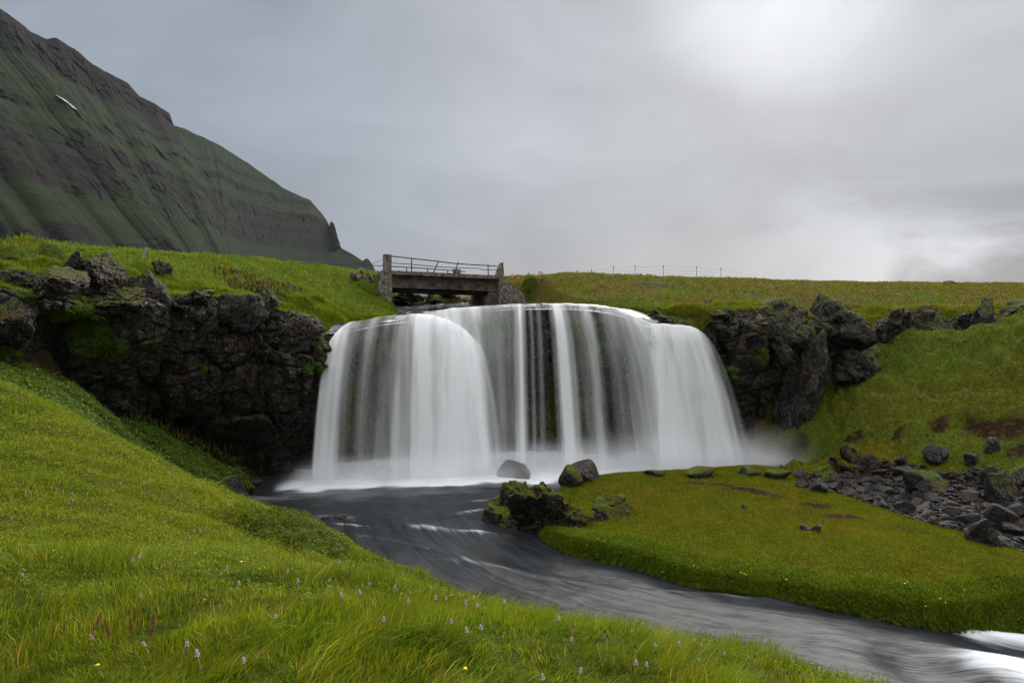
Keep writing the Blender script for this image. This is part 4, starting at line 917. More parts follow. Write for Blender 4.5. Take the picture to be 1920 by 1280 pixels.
# ------------------------------------------------------------------ rocks
import bmesh
def ico(sub):
    bm = bmesh.new(); bmesh.ops.create_icosphere(bm, subdivisions=sub, radius=1); bm.verts.ensure_lookup_table()
    V = np.array([v.co[:] for v in bm.verts]); Fc = np.array([[v.index for v in f.verts] for f in bm.faces]); bm.free(); return V, Fc
ICO = {k: ico(k) for k in (2, 3, 4, 5, 6)}
def rock_shape(seed, sub=4, planes=13, rough=.03, soft=14, flat=.0, fac=.0):
    r_ = np.random.default_rng(seed); D, Fc = ICO[sub]
    N = r_.normal(0, 1, (planes, 3)); N /= np.linalg.norm(N, axis=1, keepdims=True); hh = r_.uniform(.55, 1., planes)
    if flat: N = np.vstack([N, [0, 0, 1.], [0, 0, -1.]]); hh = np.append(hh, [flat, flat])
    dt = np.maximum(D @ N.T, 1e-3); q = hh[None] / dt
    r = (np.power(q, -soft).sum(1)) ** (-1 / soft); r = np.minimum(r, 1.6)
    V = D * r[:, None]
    V = V * (1 + rough * fbm(V + seed * 3.1, 2.2, 4, seed) * 2)[:, None]
    if fac:
        f, e = facet(V + seed, 1.9, seed, .6); f2, e2 = facet(V + seed, 4.5, seed + 4, .6)
        V = V * (1 + fac * (f * .6 + f2 * .25 - .12 * (1 - sstep(e, 0, .15))))[:, None]
    lo, hi = V.min(0), V.max(0); V = (V - (lo + hi) / 2) / ((hi - lo) / 2); return V, Fc
def rock(name, label, cat, px0, px1, top, bot, seed, mat=None, Yd=None, depth=.8, sub=5, tilt=0., group=None, sink=.35, **kw):
    pc = (px0 + px1) / 2
    base = hit(pc, bot) if Yd is None else P(pc, bot, Yd)
    Yd = base[1]; w = (px1 - px0) / F * Yd; h = (bot - top) / F * Yd
    V, Fc = rock_shape(seed, sub, **kw)
    ca, sa = math.cos(tilt), math.sin(tilt); V = V @ np.array([[ca, 0, -sa], [0, 1, 0], [sa, 0, ca]]); V[:, 0] /= abs(V[:, 0]).max(); V[:, 2] /= V[:, 2].max()
    tot = h / (1 - sink); V = V * [w / 2, w * depth / 2, tot / 2]
    V[:, 2] += base[2] + h - tot / 2; V[:, 0] += base[0]; V[:, 1] += base[1] + w * depth * .2
    C0 = V.mean(0)
    o = mk(name, V - C0, Fc, mat or M_boulder, smooth=(sub > 3)); o.location = C0
    return tag(o, label, cat, group)
rock('boulder', 'smooth dark grey boulder standing in the foam at the foot of the falls', 'boulder', 930, 996, 866, 905, 5, Yd=25.3, fac=.0, rough=.05, soft=8, sub=5)
rock('boulder', 'rounded rusty moss covered boulder behind the tip of the grassy tongue', 'boulder', 1048, 1094, 872, 908, 8, M_mossy, Yd=22.6, depth=1.1, soft=8)
rock('boulder', 'slanting bare grey boulder leaning on the moss covered one', 'boulder', 1066, 1132, 865, 904, 22, M_boulder, Yd=23.1, depth=.9, tilt=.25)
rock('mossy_rock', 'big jagged rock outcrop with orange and green moss at the river edge', 'rock', 948, 1122, 899, 1006, 31, M_mossy, Yd=19.1, depth=.6, sub=6, fac=.42, rough=.06)
rock('mossy_rock', 'pointed mossy rock rising behind the left side of the big outcrop', 'rock', 935, 992, 899, 965, 33, M_mossy, Yd=20.4, depth=.9, sub=5, fac=.35)
rock('mossy_rock', 'low dark rock slab at the water, leftmost at the tongue tip', 'rock', 903, 955, 930, 962, 35, M_mossy, Yd=20.8, depth=1.2, sub=5, fac=.3)
rock('mossy_rock', 'bright green mossy rock foot at the waterline below the big outcrop', 'rock', 900, 985, 950, 1000, 37, M_mossy, Yd=19.9, depth=.8, sub=5, fac=.3)
rock('boulder', 'long low moss topped rock set into the grass right of the big mossy outcrop', 'rock', 1102, 1196, 930, 970, 41, M_mossy, depth=.6, sub=5, fac=.25)
rock('boulder', 'pointed grey boulder with pale lichen at the left pool shore', 'boulder', 366, 464, 893, 955, 44, M_outcrop, Yd=21.6, depth=.9, sub=5, fac=.12)
rock('boulder', 'small dark boulder at the waterline under the left cliff', 'boulder', 452, 490, 893, 912, 46, Yd=24.0, sub=4)
rock('boulder', 'low mossy boulder at the foot of the left cliff beside the pool', 'boulder', 425, 462, 878, 905, 47, M_mossy, Yd=23.6, sub=4)
rock('boulder', 'dark rock barely breaking the river surface below the pool', 'rock', 600, 672, 964, 985, 48, Yd=20.6, sub=4, depth=.5, sink=.5)
rock('stone', 'larger round grey stone of the pair lying on the turf', 'stone', 1521, 1544, 983, 997, 51, sub=3)
rock('stone', 'smaller flat grey stone of the pair lying on the turf', 'stone', 1501, 1524, 984, 993, 52, sub=3)
rock('stone', 'small lone dark stone in the turf left of the pair of stones', 'stone', 1391, 1404, 945, 953, 53, sub=3)
rock('boulder', 'square edged brown block standing in green slope above the scree', 'boulder', 1735, 1785, 832, 868, 61, planes=6, soft=24, sub=5, sink=.15)
rock('boulder', 'dark angular boulder in the grass right of the square block', 'boulder', 1805, 1840, 848, 872, 62, sub=4)
rock('boulder', 'dark boulder below the bare soil scar near the right edge', 'boulder', 1848, 1877, 820, 846, 63, sub=4)
rock('boulder', 'large rounded dark boulder where the slope meets the misty pool', 'boulder', 1580, 1648, 830, 872, 64, M_mossy, sub=5, fac=.1)
rock('boulder', 'grey split boulder standing before the large rounded one', 'boulder', 1618, 1650, 850, 880, 65, sub=4)
rock('boulder', 'small boulder at the upper edge of the scree below the square block', 'boulder', 1678, 1710, 853, 872, 66, sub=4)
rock('boulder', 'wide flat topped boulder in the middle of the scree', 'boulder', 1695, 1795, 880, 925, 67, M_outcrop, depth=.6, sub=5, fac=.12)
rock('boulder', 'lichen spotted pyramid boulder in the scree near the right edge', 'boulder', 1856, 1912, 888, 936, 68, M_outcrop, sub=5, planes=7)
rock('boulder', 'dark boulder behind the lichen spotted pyramid boulder', 'boulder', 1840, 1882, 872, 905, 69, sub=4)
rock('boulder', 'big boulder at the right edge above the scree', 'boulder', 1893, 1945, 870, 906, 70, M_outcrop, sub=5)
rock('boulder', 'rounded grey boulder in the lower right scree', 'boulder', 1852, 1915, 944, 985, 71, sub=5)
rock('boulder', 'tilted dark slab boulder near the bottom of the scree', 'boulder', 1820, 1882, 968, 1020, 72, sub=5, tilt=.3)
rock('boulder', 'mossy angular boulder at the pool end of the scree', 'boulder', 1520, 1578, 870, 905, 73, M_mossy, sub=5, fac=.15)
rock('boulder', 'rounded dark boulder leaning on the mossy one by the pool', 'boulder', 1514, 1552, 897, 922, 74, sub=4)
rock('boulder', 'low dark boulder on the far rim of the grassy tongue nearest the scree', 'boulder', 1432, 1488, 880, 898, 75, M_mossy, sub=4)
rock('boulder', 'mossy hummock rock on the far rim of the tongue, second from the scree', 'boulder', 1384, 1432, 873, 892, 76, M_mossy, sub=4)
rock('boulder', 'flat brown rock on the far rim of the tongue before the white foam', 'boulder', 1285, 1345, 877, 893, 77, M_mossy, sub=4)
rock('boulder', 'small mossy rock on the far rim of the tongue farthest left', 'boulder', 1208, 1250, 881, 892, 78, M_mossy, sub=4)
rock('boulder', 'dark lone rock on the skyline of the right plateau', 'boulder', 1772, 1800, 526, 541, 79, M_outcrop, Yd=44, sub=4, sink=.3)
rock('boulder', 'dark wet rock in the stream under the bridge', 'rock', 798, 840, 569, 588, 80, Yd=31.5, sub=4, fac=.2)
# outcrops at the rims
def crop(px0, px1, top, bot, Yd, seed, label, **kw):
    kw.setdefault('fac', .35); kw.setdefault('planes', 9); kw.setdefault('sink', .45)
    return rock('rock_outcrop', label, 'rock outcrop', px0, px1, top, bot, seed, M_outcrop, Yd=Yd, sub=6, depth=kw.pop('depth', 1.1), **kw)
crop(1400, 1525, 556, 632, 28.75, 111, 'wide pale cracked outcrop above the right cliff, left one')
crop(1525, 1634, 548, 640, 29.4, 112, 'tallest rounded pale outcrop above the right cliff')
crop(1630, 1706, 575, 630, 30.9, 113, 'dark low outcrop between the tallest pale one and the small cliff')
crop(1700, 1800, 570, 632, 31.6, 114, 'dark small cliff outcrop at the top of the green slope')
crop(1828, 1872, 556, 626, 30.6, 115, 'tall narrow outcrop jutting from the slope near the right edge', planes=16, soft=30, sink=.05, fac=.15)
crop(1884, 1965, 553, 594, 30.6, 116, 'dark outcrop under the skyline at the right edge')
crop(1556, 1662, 625, 706, 29.6, 117, 'dark jutting outcrop at the end of the right cliff', sink=.1)
crop(50, 134, 496, 560, 17.5, 121, 'reddish overhanging block above the left cliff, near left edge', planes=7, fac=.2, sink=.05, depth=1.6)
crop(104, 160, 466, 530, 19.5, 122, 'pale lichen outcrop under the turf rim, left of two', depth=1.6, sink=.2)
crop(148, 214, 466, 540, 19.9, 123, 'pale lichen outcrop under the turf rim, right of two', depth=1.6, sink=.2)
crop(250, 312, 503, 558, 21.2, 124, 'grey lichen outcrop in the turf above the left cliff', depth=1.5)
crop(282, 314, 485, 508, 23.6, 125, 'small lichen rock high in the turf of the left plateau', depth=1.5)
crop(386, 480, 548, 625, 22.9, 126, 'pale lichen covered block at the rim of the left cliff', depth=1.2, planes=8, fac=.2, sink=.1)
crop(505, 600, 580, 660, 24.9, 127, 'grey cracked rock at the right end of the left cliff rim', depth=1., sink=.1)
crop(-30, 62, 548, 650, 16.9, 128, 'lichen spotted rock shoulder at the left edge of the cliff', sink=.1)
crop(218, 256, 512, 540, 20.9, 131, 'low dark rock in the turf between the two lichen outcrops and the grey one', depth=1.6, sink=.5)
crop(322, 392, 540, 572, 22.2, 132, 'dark flat rock strip at the grassy rim of the left cliff', depth=1.4, sink=.4)
crop(478, 520, 540, 562, 24.6, 133, 'small dark rock under the bright grass of the left rim', depth=1.6, sink=.5)
crop(-10, 52, 500, 530, 18.0, 134, 'dark rock under the herbs at the left picture edge', depth=1.6, sink=.4)
crop(160, 262, 536, 580, 20.0, 135, 'long dark ledge at the rim beside the reddish block', depth=1.1, sink=.3)
crop(1455, 1562, 596, 850, 28.5, 138, 'tall dark buttress of the right cliff beside the green slope', depth=.9, sink=.0, fac=.45)
crop(1790, 1838, 584, 622, 31.8, 139, 'dark low outcrop linking the small cliff and the tall narrow outcrop', depth=1.2, sink=.3)
crop(1330, 1408, 574, 625, 28.5, 140, 'dark rock at the top of the right cliff, nearest the falls', depth=1.2, sink=.3)
crop(1212, 1305, 580, 612, 29.1, 141, 'dark brown rock ledge behind the right end of the crest', depth=1.0, sink=.4)
crop(640, 672, 572, 592, 30.4, 136, 'small dark rock in the grass left of the lip of the falls', depth=1.4, sink=.5)
crop(1300, 1345, 560, 590, 30.5, 137, 'low dark rock in the heath just right of the lip of the falls', depth=1.4, sink=.5)
# scree
SR = [rock_shape(500 + k, 3, planes=10, soft=18, rough=.02) for k in range(12)]
SM = [mk('scree_stone', V, Fc, M_boulder, smooth=False, link=False).data for V, Fc in SR]
def scree():
    idx = np.where((scree_sd > .0) & (np.degrees(np.arctan2(gx, gy)) < 41) & (gy > 8))[0]
    idx = rng.permutation(idx); placed = []; xy = np.zeros((0, 2)); rad = np.zeros(0)
    sizes = np.sort(rng.pareto(2.1, 285) * .08 + .09)[::-1].clip(0, .30)
    it = iter(idx)
    for sz in sizes:
        for _ in range(40):
            k = next(it, None)
            if k is None: return
            q = GV[k]
            if len(xy) == 0 or (np.hypot(*(xy - q[:2]).T) > (rad + sz) * .72).all(): break
        xy = np.vstack([xy, q[:2]]); rad = np.append(rad, sz)
        o = bpy.data.objects.new('scree_stone', SM[int(rng.integers(12))]); COL.objects.link(o)
        o.scale = (sz * rng.uniform(.85, 1.3), sz * rng.uniform(.8, 1.2), sz * rng.uniform(.5, .9)); o.rotation_euler = (rng.uniform(-.35, .35), rng.uniform(-.35, .35), rng.uniform(0, 6.3))
        o.location = (q[0], q[1], q[2] + sz * .34)
        pxs = 960 + F * q[0] / q[1]; zone = ('at the pool end of the scree', 'in the middle of the scree', 'in the right part of the scree')[int(pxs > 1640) + int(pxs > 1790)]
        big = ('small angular dark stone', 'middle sized angular dark stone', 'large angular dark stone')[int(sz > .105) + int(sz > .17)]
        tag(o, big + ' ' + zone, 'stone', 'stones of the scree')
    # the small stuff between
    D, Fc = ICO[2]; V12 = [rock_shape(700 + k, 2, planes=8, rough=0)[0] for k in range(8)]
    idx = rng.choice(np.where((scree_sd > -.1) & (np.degrees(np.arctan2(gx, gy)) < 42) & (gy > 8))[0], 4800)
    Vs = []; Fs = []; n0 = len(D)
    for j, k in enumerate(idx):
        a = rng.uniform(0, 6.3); sz = .03 + .035 * rng.pareto(2.5); sz = min(sz, .10); ca, sa = math.cos(a), math.sin(a)
        v = V12[j % 8] * [sz * 1.2, sz, sz * .65]; v = v @ np.array([[ca, sa, 0], [-sa, ca, 0], [0, 0, 1]])
        Vs.append(v + GV[k] + [rng.uniform(-.05, .05), rng.uniform(-.05, .05), sz * .3]); Fs.append(Fc + j * n0)
    o = mk('gravel', np.vstack(Vs), np.vstack(Fs), M_boulder, smooth=False); tag(o, 'wet grey gravel and pebbles between the scree stones', kind='stuff')
scree()

def pinnacle():
    b = P(626, 470, 846); V, Fc = ICO[5]; h = 36.
    u = (V[:, 2] + 1) / 2; r = 8.5 * (1 - u) ** .6 * .9 + .6; q = V[:, :2] / (np.linalg.norm(V[:, :2], axis=1, keepdims=True) + 1e-6)
    W = np.column_stack([q * r[:, None] * np.minimum(1, np.linalg.norm(V[:, :2], axis=1) * 1.8)[:, None], u * h]); f_, e_ = facet(W, .22, 5, .5); W[:, :2] *= (1 + .35 * f_)[:, None]; W[:, 0] -= 2.5 * u
    o = mk('rock_pinnacle', W, Fc, mat_plain('far_dark_rock', (.007, .006, .005), .95, .3, .3, .5), smooth=False); o.location = tuple(b)
    tag(o, 'dark pointed rock pinnacle standing on the steep end of the mountain ridge', 'rock pinnacle')
pinnacle()
# ------------------------------------------------------------------ bridge
M_conc = mat_plain('weathered_concrete', (.11, .088, .066), .9, .6, 6, .06, col2=(.27, .235, .19))
M_concd = mat_plain('darker_concrete', (.060, .046, .034), .9, .5, 3, .04, col2=(.14, .11, .082))  # darker tone of the concrete, on girders and abutments
M_iron = mat_plain('rusty_iron', (.016, .013, .012), .7, .4, 20, .005)
M_pipe = mat_plain('rusty_pipe', (.035, .022, .018), .6, .5, 6, .004)
A0 = P(733, 507, 34.5); B0 = P(934, 516.5, 37.0)
ax = (B0 - A0) / np.linalg.norm(B0 - A0); BL = np.linalg.norm(B0 - A0)
bd_ = np.array([-ax[1], ax[0], 0]); bd_ /= np.linalg.norm(bd_); upv = np.array([0, 0, 1.])
bridge = thing('footbridge', 'old weathered concrete footbridge with bent iron railings above the falls', 'bridge', tuple(A0))
def bpt(a, b, c): return a * ax + b * bd_ + c * upv
def solid(name, corners8, mat, parent, div=10, amp=.02, seed=0, **kw):
    """a warped, slightly eroded block: 8 corners (bottom 4, top 4)"""
    c = np.array(corners8, float); bm = bmesh.new(); bmesh.ops.create_cube(bm, size=2)
    bmesh.ops.subdivide_edges(bm, edges=bm.edges[:], cuts=div, use_grid_fill=True)
    V = np.array([v.co[:] for v in bm.verts]); Fc = [[v.index for v in f.verts] for f in bm.faces]; bm.free(); Fc = np.array(Fc)
    u, v, w = ((V + 1) / 2).T[:, :, None]
    o = (c[0] * (1 - u) * (1 - v) + c[1] * u * (1 - v) + c[2] * u * v + c[3] * (1 - u) * v) * (1 - w) + (c[4] * (1 - u) * (1 - v) + c[5] * u * (1 - v) + c[6] * u * v + c[7] * (1 - u) * v) * w
    o = o + amp * np.stack([fbm(o, 4, 3, seed + k) for k in range(3)], 1)
    return mk(name, o, Fc, mat, smooth=False, parent=parent)
def bbox(a0, a1, b0, b1, c0, c1):
    return [bpt(a0, b0, c0), bpt(a1, b0, c0), bpt(a1, b1, c0), bpt(a0, b1, c0), bpt(a0, b0, c1), bpt(a1, b0, c1), bpt(a1, b1, c1), bpt(a0, b1, c1)]
def tube(pts, r, n=8):
    pts = np.array(pts, float); V = []; m = len(pts)
    for i in range(m):
        t_ = pts[min(i + 1, m - 1)] - pts[max(i - 1, 0)]; t_ /= np.linalg.norm(t_) + 1e-9
        a = np.cross(t_, [0, .2, 1.] if abs(t_[2]) < .9 else [1., 0, 0]); a /= np.linalg.norm(a); b = np.cross(t_, a)
        rr = r[i] if hasattr(r, '__len__') else r
        for k in range(n): V.append(pts[i] + rr * (a * math.cos(2 * PI * k / n) + b * math.sin(2 * PI * k / n)))
    i = np.arange(m - 1)[:, None] * n; k = np.arange(n)[None]; k2 = (k + 1) % n
    Q = np.stack([i + k, i + k2, i + n + k2, i + n + k], -1).reshape(-1, 4)
    V += [pts[0], pts[-1]]; c0 = m * n; k = np.arange(n); k2 = (k + 1) % n
    T = np.vstack([np.stack([k2, k, np.full(n, c0)], 1), np.stack([k + (m - 1) * n, k2 + (m - 1) * n, np.full(n, c0 + 1)], 1)])
    return np.array(V), [Q, T]
def tubeobj(name, pts, r, mat, parent, n=8):
    V, Fc = tube(pts, r, n); return mk(name, V, Fc, mat, smooth=n > 5, parent=parent)
W_ = 2.6
solid('deck', bbox(-.05, BL + .1, -.12, W_ + .12, -.19, 0), M_conc, bridge, 24, .03, 1)
solid('girder', bbox(0, BL, .16, .42, -.86, -.193), M_concd, bridge, 20, .025, 2)
solid('girder', bbox(0, BL, W_ - .42, W_ - .16, -.86, -.193), M_concd, bridge, 12, .02, 3)
tubeobj('pipe', [bpt(.02, .62, -.98), bpt(BL * .5, .62, -1.0), bpt(BL - .3, .62, -.98)], .13, M_pipe, bridge, 16)
tubeobj('hanging_cable', [bpt(BL * .56, .60, -1.12), bpt(BL * .60, .60, -1.28), bpt(BL * .66, .6, -1.38), bpt(BL * .76, .6, -1.40)], .012, M_iron, bridge, 6)
solid('end_post', bbox(-.36, .0, -.16, .22, -2.6, .78), M_conc, bridge, 14, .035, 4)
solid('wing_wall', [bpt(-1.0, -.1, -2.6), bpt(-.362, -.1, -2.6), bpt(-.362, .5, -2.6), bpt(-1.0, .5, -2.6), bpt(-.55, -.05, -1.0), bpt(-.362, -.1, .02), bpt(-.362, .5, .0), bpt(-.55, .5, -1.0)], M_conc, bridge, 12, .05, 5)
solid('abutment', bbox(-.32, .0, .225, W_, -2.6, -.2), M_concd, bridge, 8, .02, 6)
solid('abutment', [bpt(BL - .95, .18, -2.2), bpt(BL + .1, .18, -2.2), bpt(BL + .1, W_, -2.2), bpt(BL - .95, W_, -2.2), bpt(BL - .45, .18, -.90), bpt(BL + .1, .18, -.90), bpt(BL + .1, W_, -.90), bpt(BL - .45, W_, -.90)], M_concd, bridge, 10, .02, 7)
solid('wing_wall', [bpt(BL + .0, -.14, -2.2), bpt(BL + 1.7, -.5, -2.2), bpt(BL + 1.7, 1.2, -2.2), bpt(BL + .0, W_, -2.2), bpt(BL + .0, -.14, -.06), bpt(BL + 1.35, -.4, -.95), bpt(BL + 1.35, 1.0, -.95), bpt(BL + .0, W_, -.06)], M_conc, bridge, 14, .04, 8)
solid('end_post', [bpt(BL - .12, -.14, .0), bpt(BL + .28, -.14, -.06), bpt(BL + .28, .2, -.06), bpt(BL - .12, .2, 0), bpt(BL + .10, -.12, .66), bpt(BL + .26, -.12, .72), bpt(BL + .26, .16, .72), bpt(BL + .10, .16, .66)], M_conc, bridge, 10, .03, 9)
solid('end_post', bbox(BL - 1.62, BL - 1.25, W_ - .25, W_ + .1, 0.003, .34), M_conc, bridge, 6, .03, 10)
# near railing: photo points on the plane of the near deck edge
def onplane(px, row, b):
    d = ray(px, row); n = bd_; c = A0 + bd_ * b; o = np.array([0, 0, CAMZ]); s_ = ((c - o) @ n) / (d @ n); return o + d * s_ - A0
rail = bpy.data.objects.new('railing', None); COL.objects.link(rail); rail.parent = bridge
def rb(pts, r, b, nm): return tubeobj(nm, [onplane(p[0], p[1], b) for p in pts], r, M_iron, rail, 8)
rb([(731, 480), (772, 484.5), (822, 490), (858, 494.5), (900, 497), (932, 499)], .028, .0, 'top_rail')
rb([(736, 493.2), (772, 495.5), (822, 500.3), (870, 502.5), (898, 503), (905, 505.8), (930, 506)], .019, .0, 'middle_rail')
for a, b in [((772, 484), (771.5, 508)), ((822.5, 489), (813, 511)), ((859, 491), (853, 513)), ((915, 495.5), (915.5, 518))]: rb([a, b], .027, .0, 'railing_post')
rail = bpy.data.objects.new('railing', None); COL.objects.link(rail); rail.parent = bridge
rb([(734, 499.5), (780, 502), (820, 505), (873, 509.2)], .026, W_ - .1, 'top_rail')
for a, b in [((762, 501), (763, 512)), ((801, 504), (803, 514)), ((839.5, 506.5), (839.5, 516))]: rb([a, b], .026, W_ - .1, 'railing_post')
# bank behind the bridge: stony
for i, (a, b, c, d, y, l) in enumerate([(715, 822, 543, 592, 39, 'stony brown bank seen under the left half of the bridge'), (792, 905, 542, 588, 40, 'mossy stony bank seen under the right half of the bridge')]):
    rock('stony_bank', l, 'stony bank', a, b, c, d, 140 + i, M_mossy, Yd=y, sub=5, fac=.5, depth=1.1, sink=.2)
# cairn and pile of stones left of the bridge
M_red = mat_rock('reddish_fieldstone', base=(.16, .11, .085), brown=(.24, .17, .13), upmoss=(1.2, 1.6), dark=(.07, .055, .05), lichen=.3, rough=.85)
M_cairn = mat_plain('mortared_stone', (.14, .115, .10), .9, .5, 7, .05, col2=(.30, .25, .22))
g = P(678, 515, 35.5)
cairn = thing('cairn', 'small pinkish stone cairn standing on the bank left of the bridge', 'cairn', tuple(g))
for k, (w, z0, z1) in enumerate([(.20, -.25, .02), (.15, .0, .17), (.12, .15, .30), (.085, .28, .38)]):
    V, Fc = rock_shape(160 + k, 3, planes=9); mk('stone', V * [w, w * .9, (z1 - z0) / 2] + [.02 * (-1) ** k, 0, (z0 + z1) / 2], Fc, M_cairn, smooth=False, parent=cairn)
for i, (a, b, c, d, l) in enumerate([(656, 668, 510, 520, 'small pale stone at the upper left of the pile by the bridge'), (660, 676, 514, 530, 'long tilted stone at the left of the pile by the bridge'), (664, 674, 524, 534, 'brown stone at the bottom of the pile by the bridge'),
     (665, 676, 511, 522, 'reddish stone in the middle of the pile by the bridge'), (675, 688, 514, 525, 'flat stone in the pile directly below the cairn'), (684, 696, 511, 524, 'pink rounded stone at the top right of the pile'), (688, 700, 519, 531, 'long reddish stone at the lower right of the pile'), (670, 684, 520, 531, 'grey stone in the heart of the pile by the bridge')]):
    rock('stone', l, 'stone', a, b, c, d, 170 + i, M_red, Yd=34.6 + .12 * i, sub=3, group='pile of stones left of the bridge', sink=.2)
# leaning stake
M_wood = mat_plain('grey_wood', (.30, .28, .25), .85, .3, 20, .003); M_post = mat_plain('dark_post', (.035, .032, .030), .7, .3, 20, .003); M_pale = mat_plain('pale_pink_wood', (.5, .36, .30), .8, .2, 20, .002)
def stake(name, label, px, top, bot, Yd, r, mat, cat, group=None, dx=0, cap=None):
    a = P(px + dx, bot, Yd); b = P(px, top, Yd); a2 = a - (b - a) / np.linalg.norm(b - a) * .5
    V, Fc = tube([a2 - a, (b - a) * .5, (b - a) * .96, b - a], [r, r, r * .95, r * .8], 8)
    if cap: 
        V2, F2 = tube([b - a - [0, 0, .05], b - a + [0, 0, .04]], cap, 8); n = len(V); V = np.vstack([V, V2]); Fc = Fc + [f + n for f in F2]
    o = mk(name, V, Fc, mat, smooth=False); o.location = tuple(a); return tag(o, label, cat, group)
stake('stake', 'short pale wooden stake leaning on the left plateau against the mountain', 275, 465, 477, 26, .05, M_wood, 'stake', dx=-4)
posts = [(991, 512.5, 521, 2.5, 40), (1049.5, 511.5, 521, 1, 42), (1082, 508, 517, 0, 43), (1109, 506.5, 516, 0, 43.5), (1150.5, 500.5, 516, -1, 44), (1191, 498.8, 518, -.5, 44.5), (1244, 498.7, 519, 0, 45), (1306, 501, 520, 0, 46), (1351.5, 503.5, 521, .5, 47)]
fence = thing('wire_fence', 'thin wire fence of slender dark posts along the right plateau skyline', 'fence', tuple(P(1150, 520, 44)))
fo = np.array(fence.location); tops = []
for px, tp, bt, dx, Yd in posts:
    b = P(px, tp, Yd) - fo; a = P(px + dx, bt + 4, Yd) - fo; tops.append(b)
    V, Fc = tube([a, b], .014, 6); V2, F2 = tube([b - [0, 0, .05], b + [0, 0, .04]], .032, 6); n = len(V)
    mk('fence_post', np.vstack([V, V2]), Fc + [f + n for f in F2], M_post, smooth=False, parent=fence)
for k in (0, .22, .42):
    pts = []
    for i in range(len(tops) - 1):
        for u in np.linspace(0, 1, 6, endpoint=False): p = tops[i] * (1 - u) + tops[i + 1] * u; pts.append(p - [0, 0, k + .05 * 4 * u * (1 - u) + .02])
    if k == 0: pts += [tops[-1] - [0, 0, .02], P(1420, 519, 48) - fo]
    tubeobj('wire', pts, .004, M_post, fence, 5)
lf = thing('wire_fence', 'sagging wires running left from the bridge across the mountain foot', 'fence', tuple(P(722, 497, 34.3))); lo_ = np.array(lf.location)
tubeobj('wire', [P(722, 498.7, 34.3) - lo_, P(680, 497, 34.6) - lo_, P(600, 494.5, 35.5) - lo_, P(540, 492.5, 37) - lo_], .018, M_post, lf, 6)
tubeobj('wire', [P(722, 485, 34.3) - lo_, P(698, 494.5, 35.0) - lo_, P(685, 498, 35.5) - lo_], .010, M_post, lf, 6)
tubeobj('wire', [P(722, 509, 34.3) - lo_, P(684, 507.5, 35.0) - lo_], .010, M_post, lf, 6)
stake('stake', 'pale pink stake just right of the bridge end', 960.5, 511.5, 522, 40, .03, M_pale, 'stake')
stake('stake', 'pale pink stake behind the turf hump of the right plateau', 1064, 510, 520, 46, .03, M_pale, 'stake')
sg = P(1013, 532, 41); sign = thing('road_sign', 'small round red rimmed road sign on a pinkish post beyond the bridge', 'road sign', tuple(sg))
V, Fc = tube([[0, 0, -.3], [0, 0, .55]], .035, 8); mk('post', V, Fc, M_pale, smooth=False, parent=sign)
V, Fc = tube([[0, 0, .36], [0, 0, .40]], .05, 8); mk('bracket', V, Fc, M_post, smooth=False, parent=sign)
M_red2 = mat_plain('faded_red_paint', (.55, .12, .09), .5, .1, 5, 0); M_white = mat_plain('white_paint', (.75, .75, .73), .5, .05, 5, 0)
V, Fc = tube([[0, -.035, .60], [0, -.055, .60]], .14, 24); mk('sign_rim', V, Fc, M_red2, smooth=False, parent=sign)
V, Fc = tube([[0, -.056, .60], [0, -.064, .60]], .10, 24); mk('sign_face', V, Fc, M_white, smooth=False, parent=sign)
V, Fc = tube([[-.02, -.065, .64], [.03, -.065, .62], [-.01, -.065, .60], [.03, -.065, .57], [-.025, -.065, .55]], .008, 6); mk('sign_mark', V, Fc, M_red2, smooth=False, parent=sign)

# ------------------------------------------------------------------ shrub, flowers, seed heads
M_twig = mat_plain('brown_twigs', (.05, .04, .02), .8, .3, 20, .002)
def shrub(px, row, rad, hgt, n, label, cols, seed):
    c = hit(px, row); root = thing('shrub', label, 'shrub', tuple(c))
    r_ = np.random.default_rng(seed); st = []
    Vs = []; Fq = []; Ft = []; o = 0
    for k in range(26):
        a = r_.uniform(0, 6.3); q = r_.uniform(.2, 1); e = np.array([math.cos(a) * rad * q, math.sin(a) * rad * q, hgt * (.8 - .55 * q * q)])
        V, Fc = tube([[e[0] * .1, e[1] * .1, -.1], e * [.5, .5, .62], e], [.012, .008, .004], 5); Vs.append(V); Fq.append(Fc[0] + o); Ft.append(Fc[1] + o); o += len(V)
    mk('branches', np.vstack(Vs), [np.vstack(Fq), np.vstack(Ft)], M_twig, parent=root)
    a = r_.uniform(0, 6.3, n); q = np.sqrt(r_.random(n)); zt = hgt * (1.05 - .75 * q * q)
    bump = 1 + .75 * fbm(np.stack([np.cos(a) * q * 3, np.sin(a) * q * 3, zt * 0], 1), 1.8, 3, seed)
    z = zt * bump * (1 - .45 * r_.random(n) ** 2); pos = np.stack([np.cos(a) * q * rad, np.sin(a) * q * rad, z], 1)
    g = Hg(c[0] + pos[:, 0], c[1] + pos[:, 1]) - c[2]; pos[:, 2] += g * .9
    nr = np.stack([np.cos(a) * q, np.sin(a) * q, .8 + 0 * q], 1); nr /= np.linalg.norm(nr, axis=1, keepdims=True)
    leaves('foliage', pos, nr, .020 * (.7 + .6 * r_.random(n)), mixrand(n, cols, [1] * len(cols)), None, .7, kind=None, parent=root)
shrub(550, 1012, .85, .30, 9000, 'dark green leafy shrub on the near bank beside the pool', [(.05, .09, .01), (.08, .13, .012), (.12, .16, .015)], 3)
shrub(480, 985, .6, .26, 5000, 'lower yellowish shrub left of the dark one on the near bank', [(.12, .16, .012), (.16, .19, .015), (.08, .12, .01)], 4)
shrub(900, 1118, .45, .25, 3500, 'small rounded green shrub on the rim of the near bank in mid picture', [(.07, .12, .012), (.11, .16, .015)], 6)
HC = [(.07, .15, .012), (.11, .20, .015), (.15, .23, .02)]
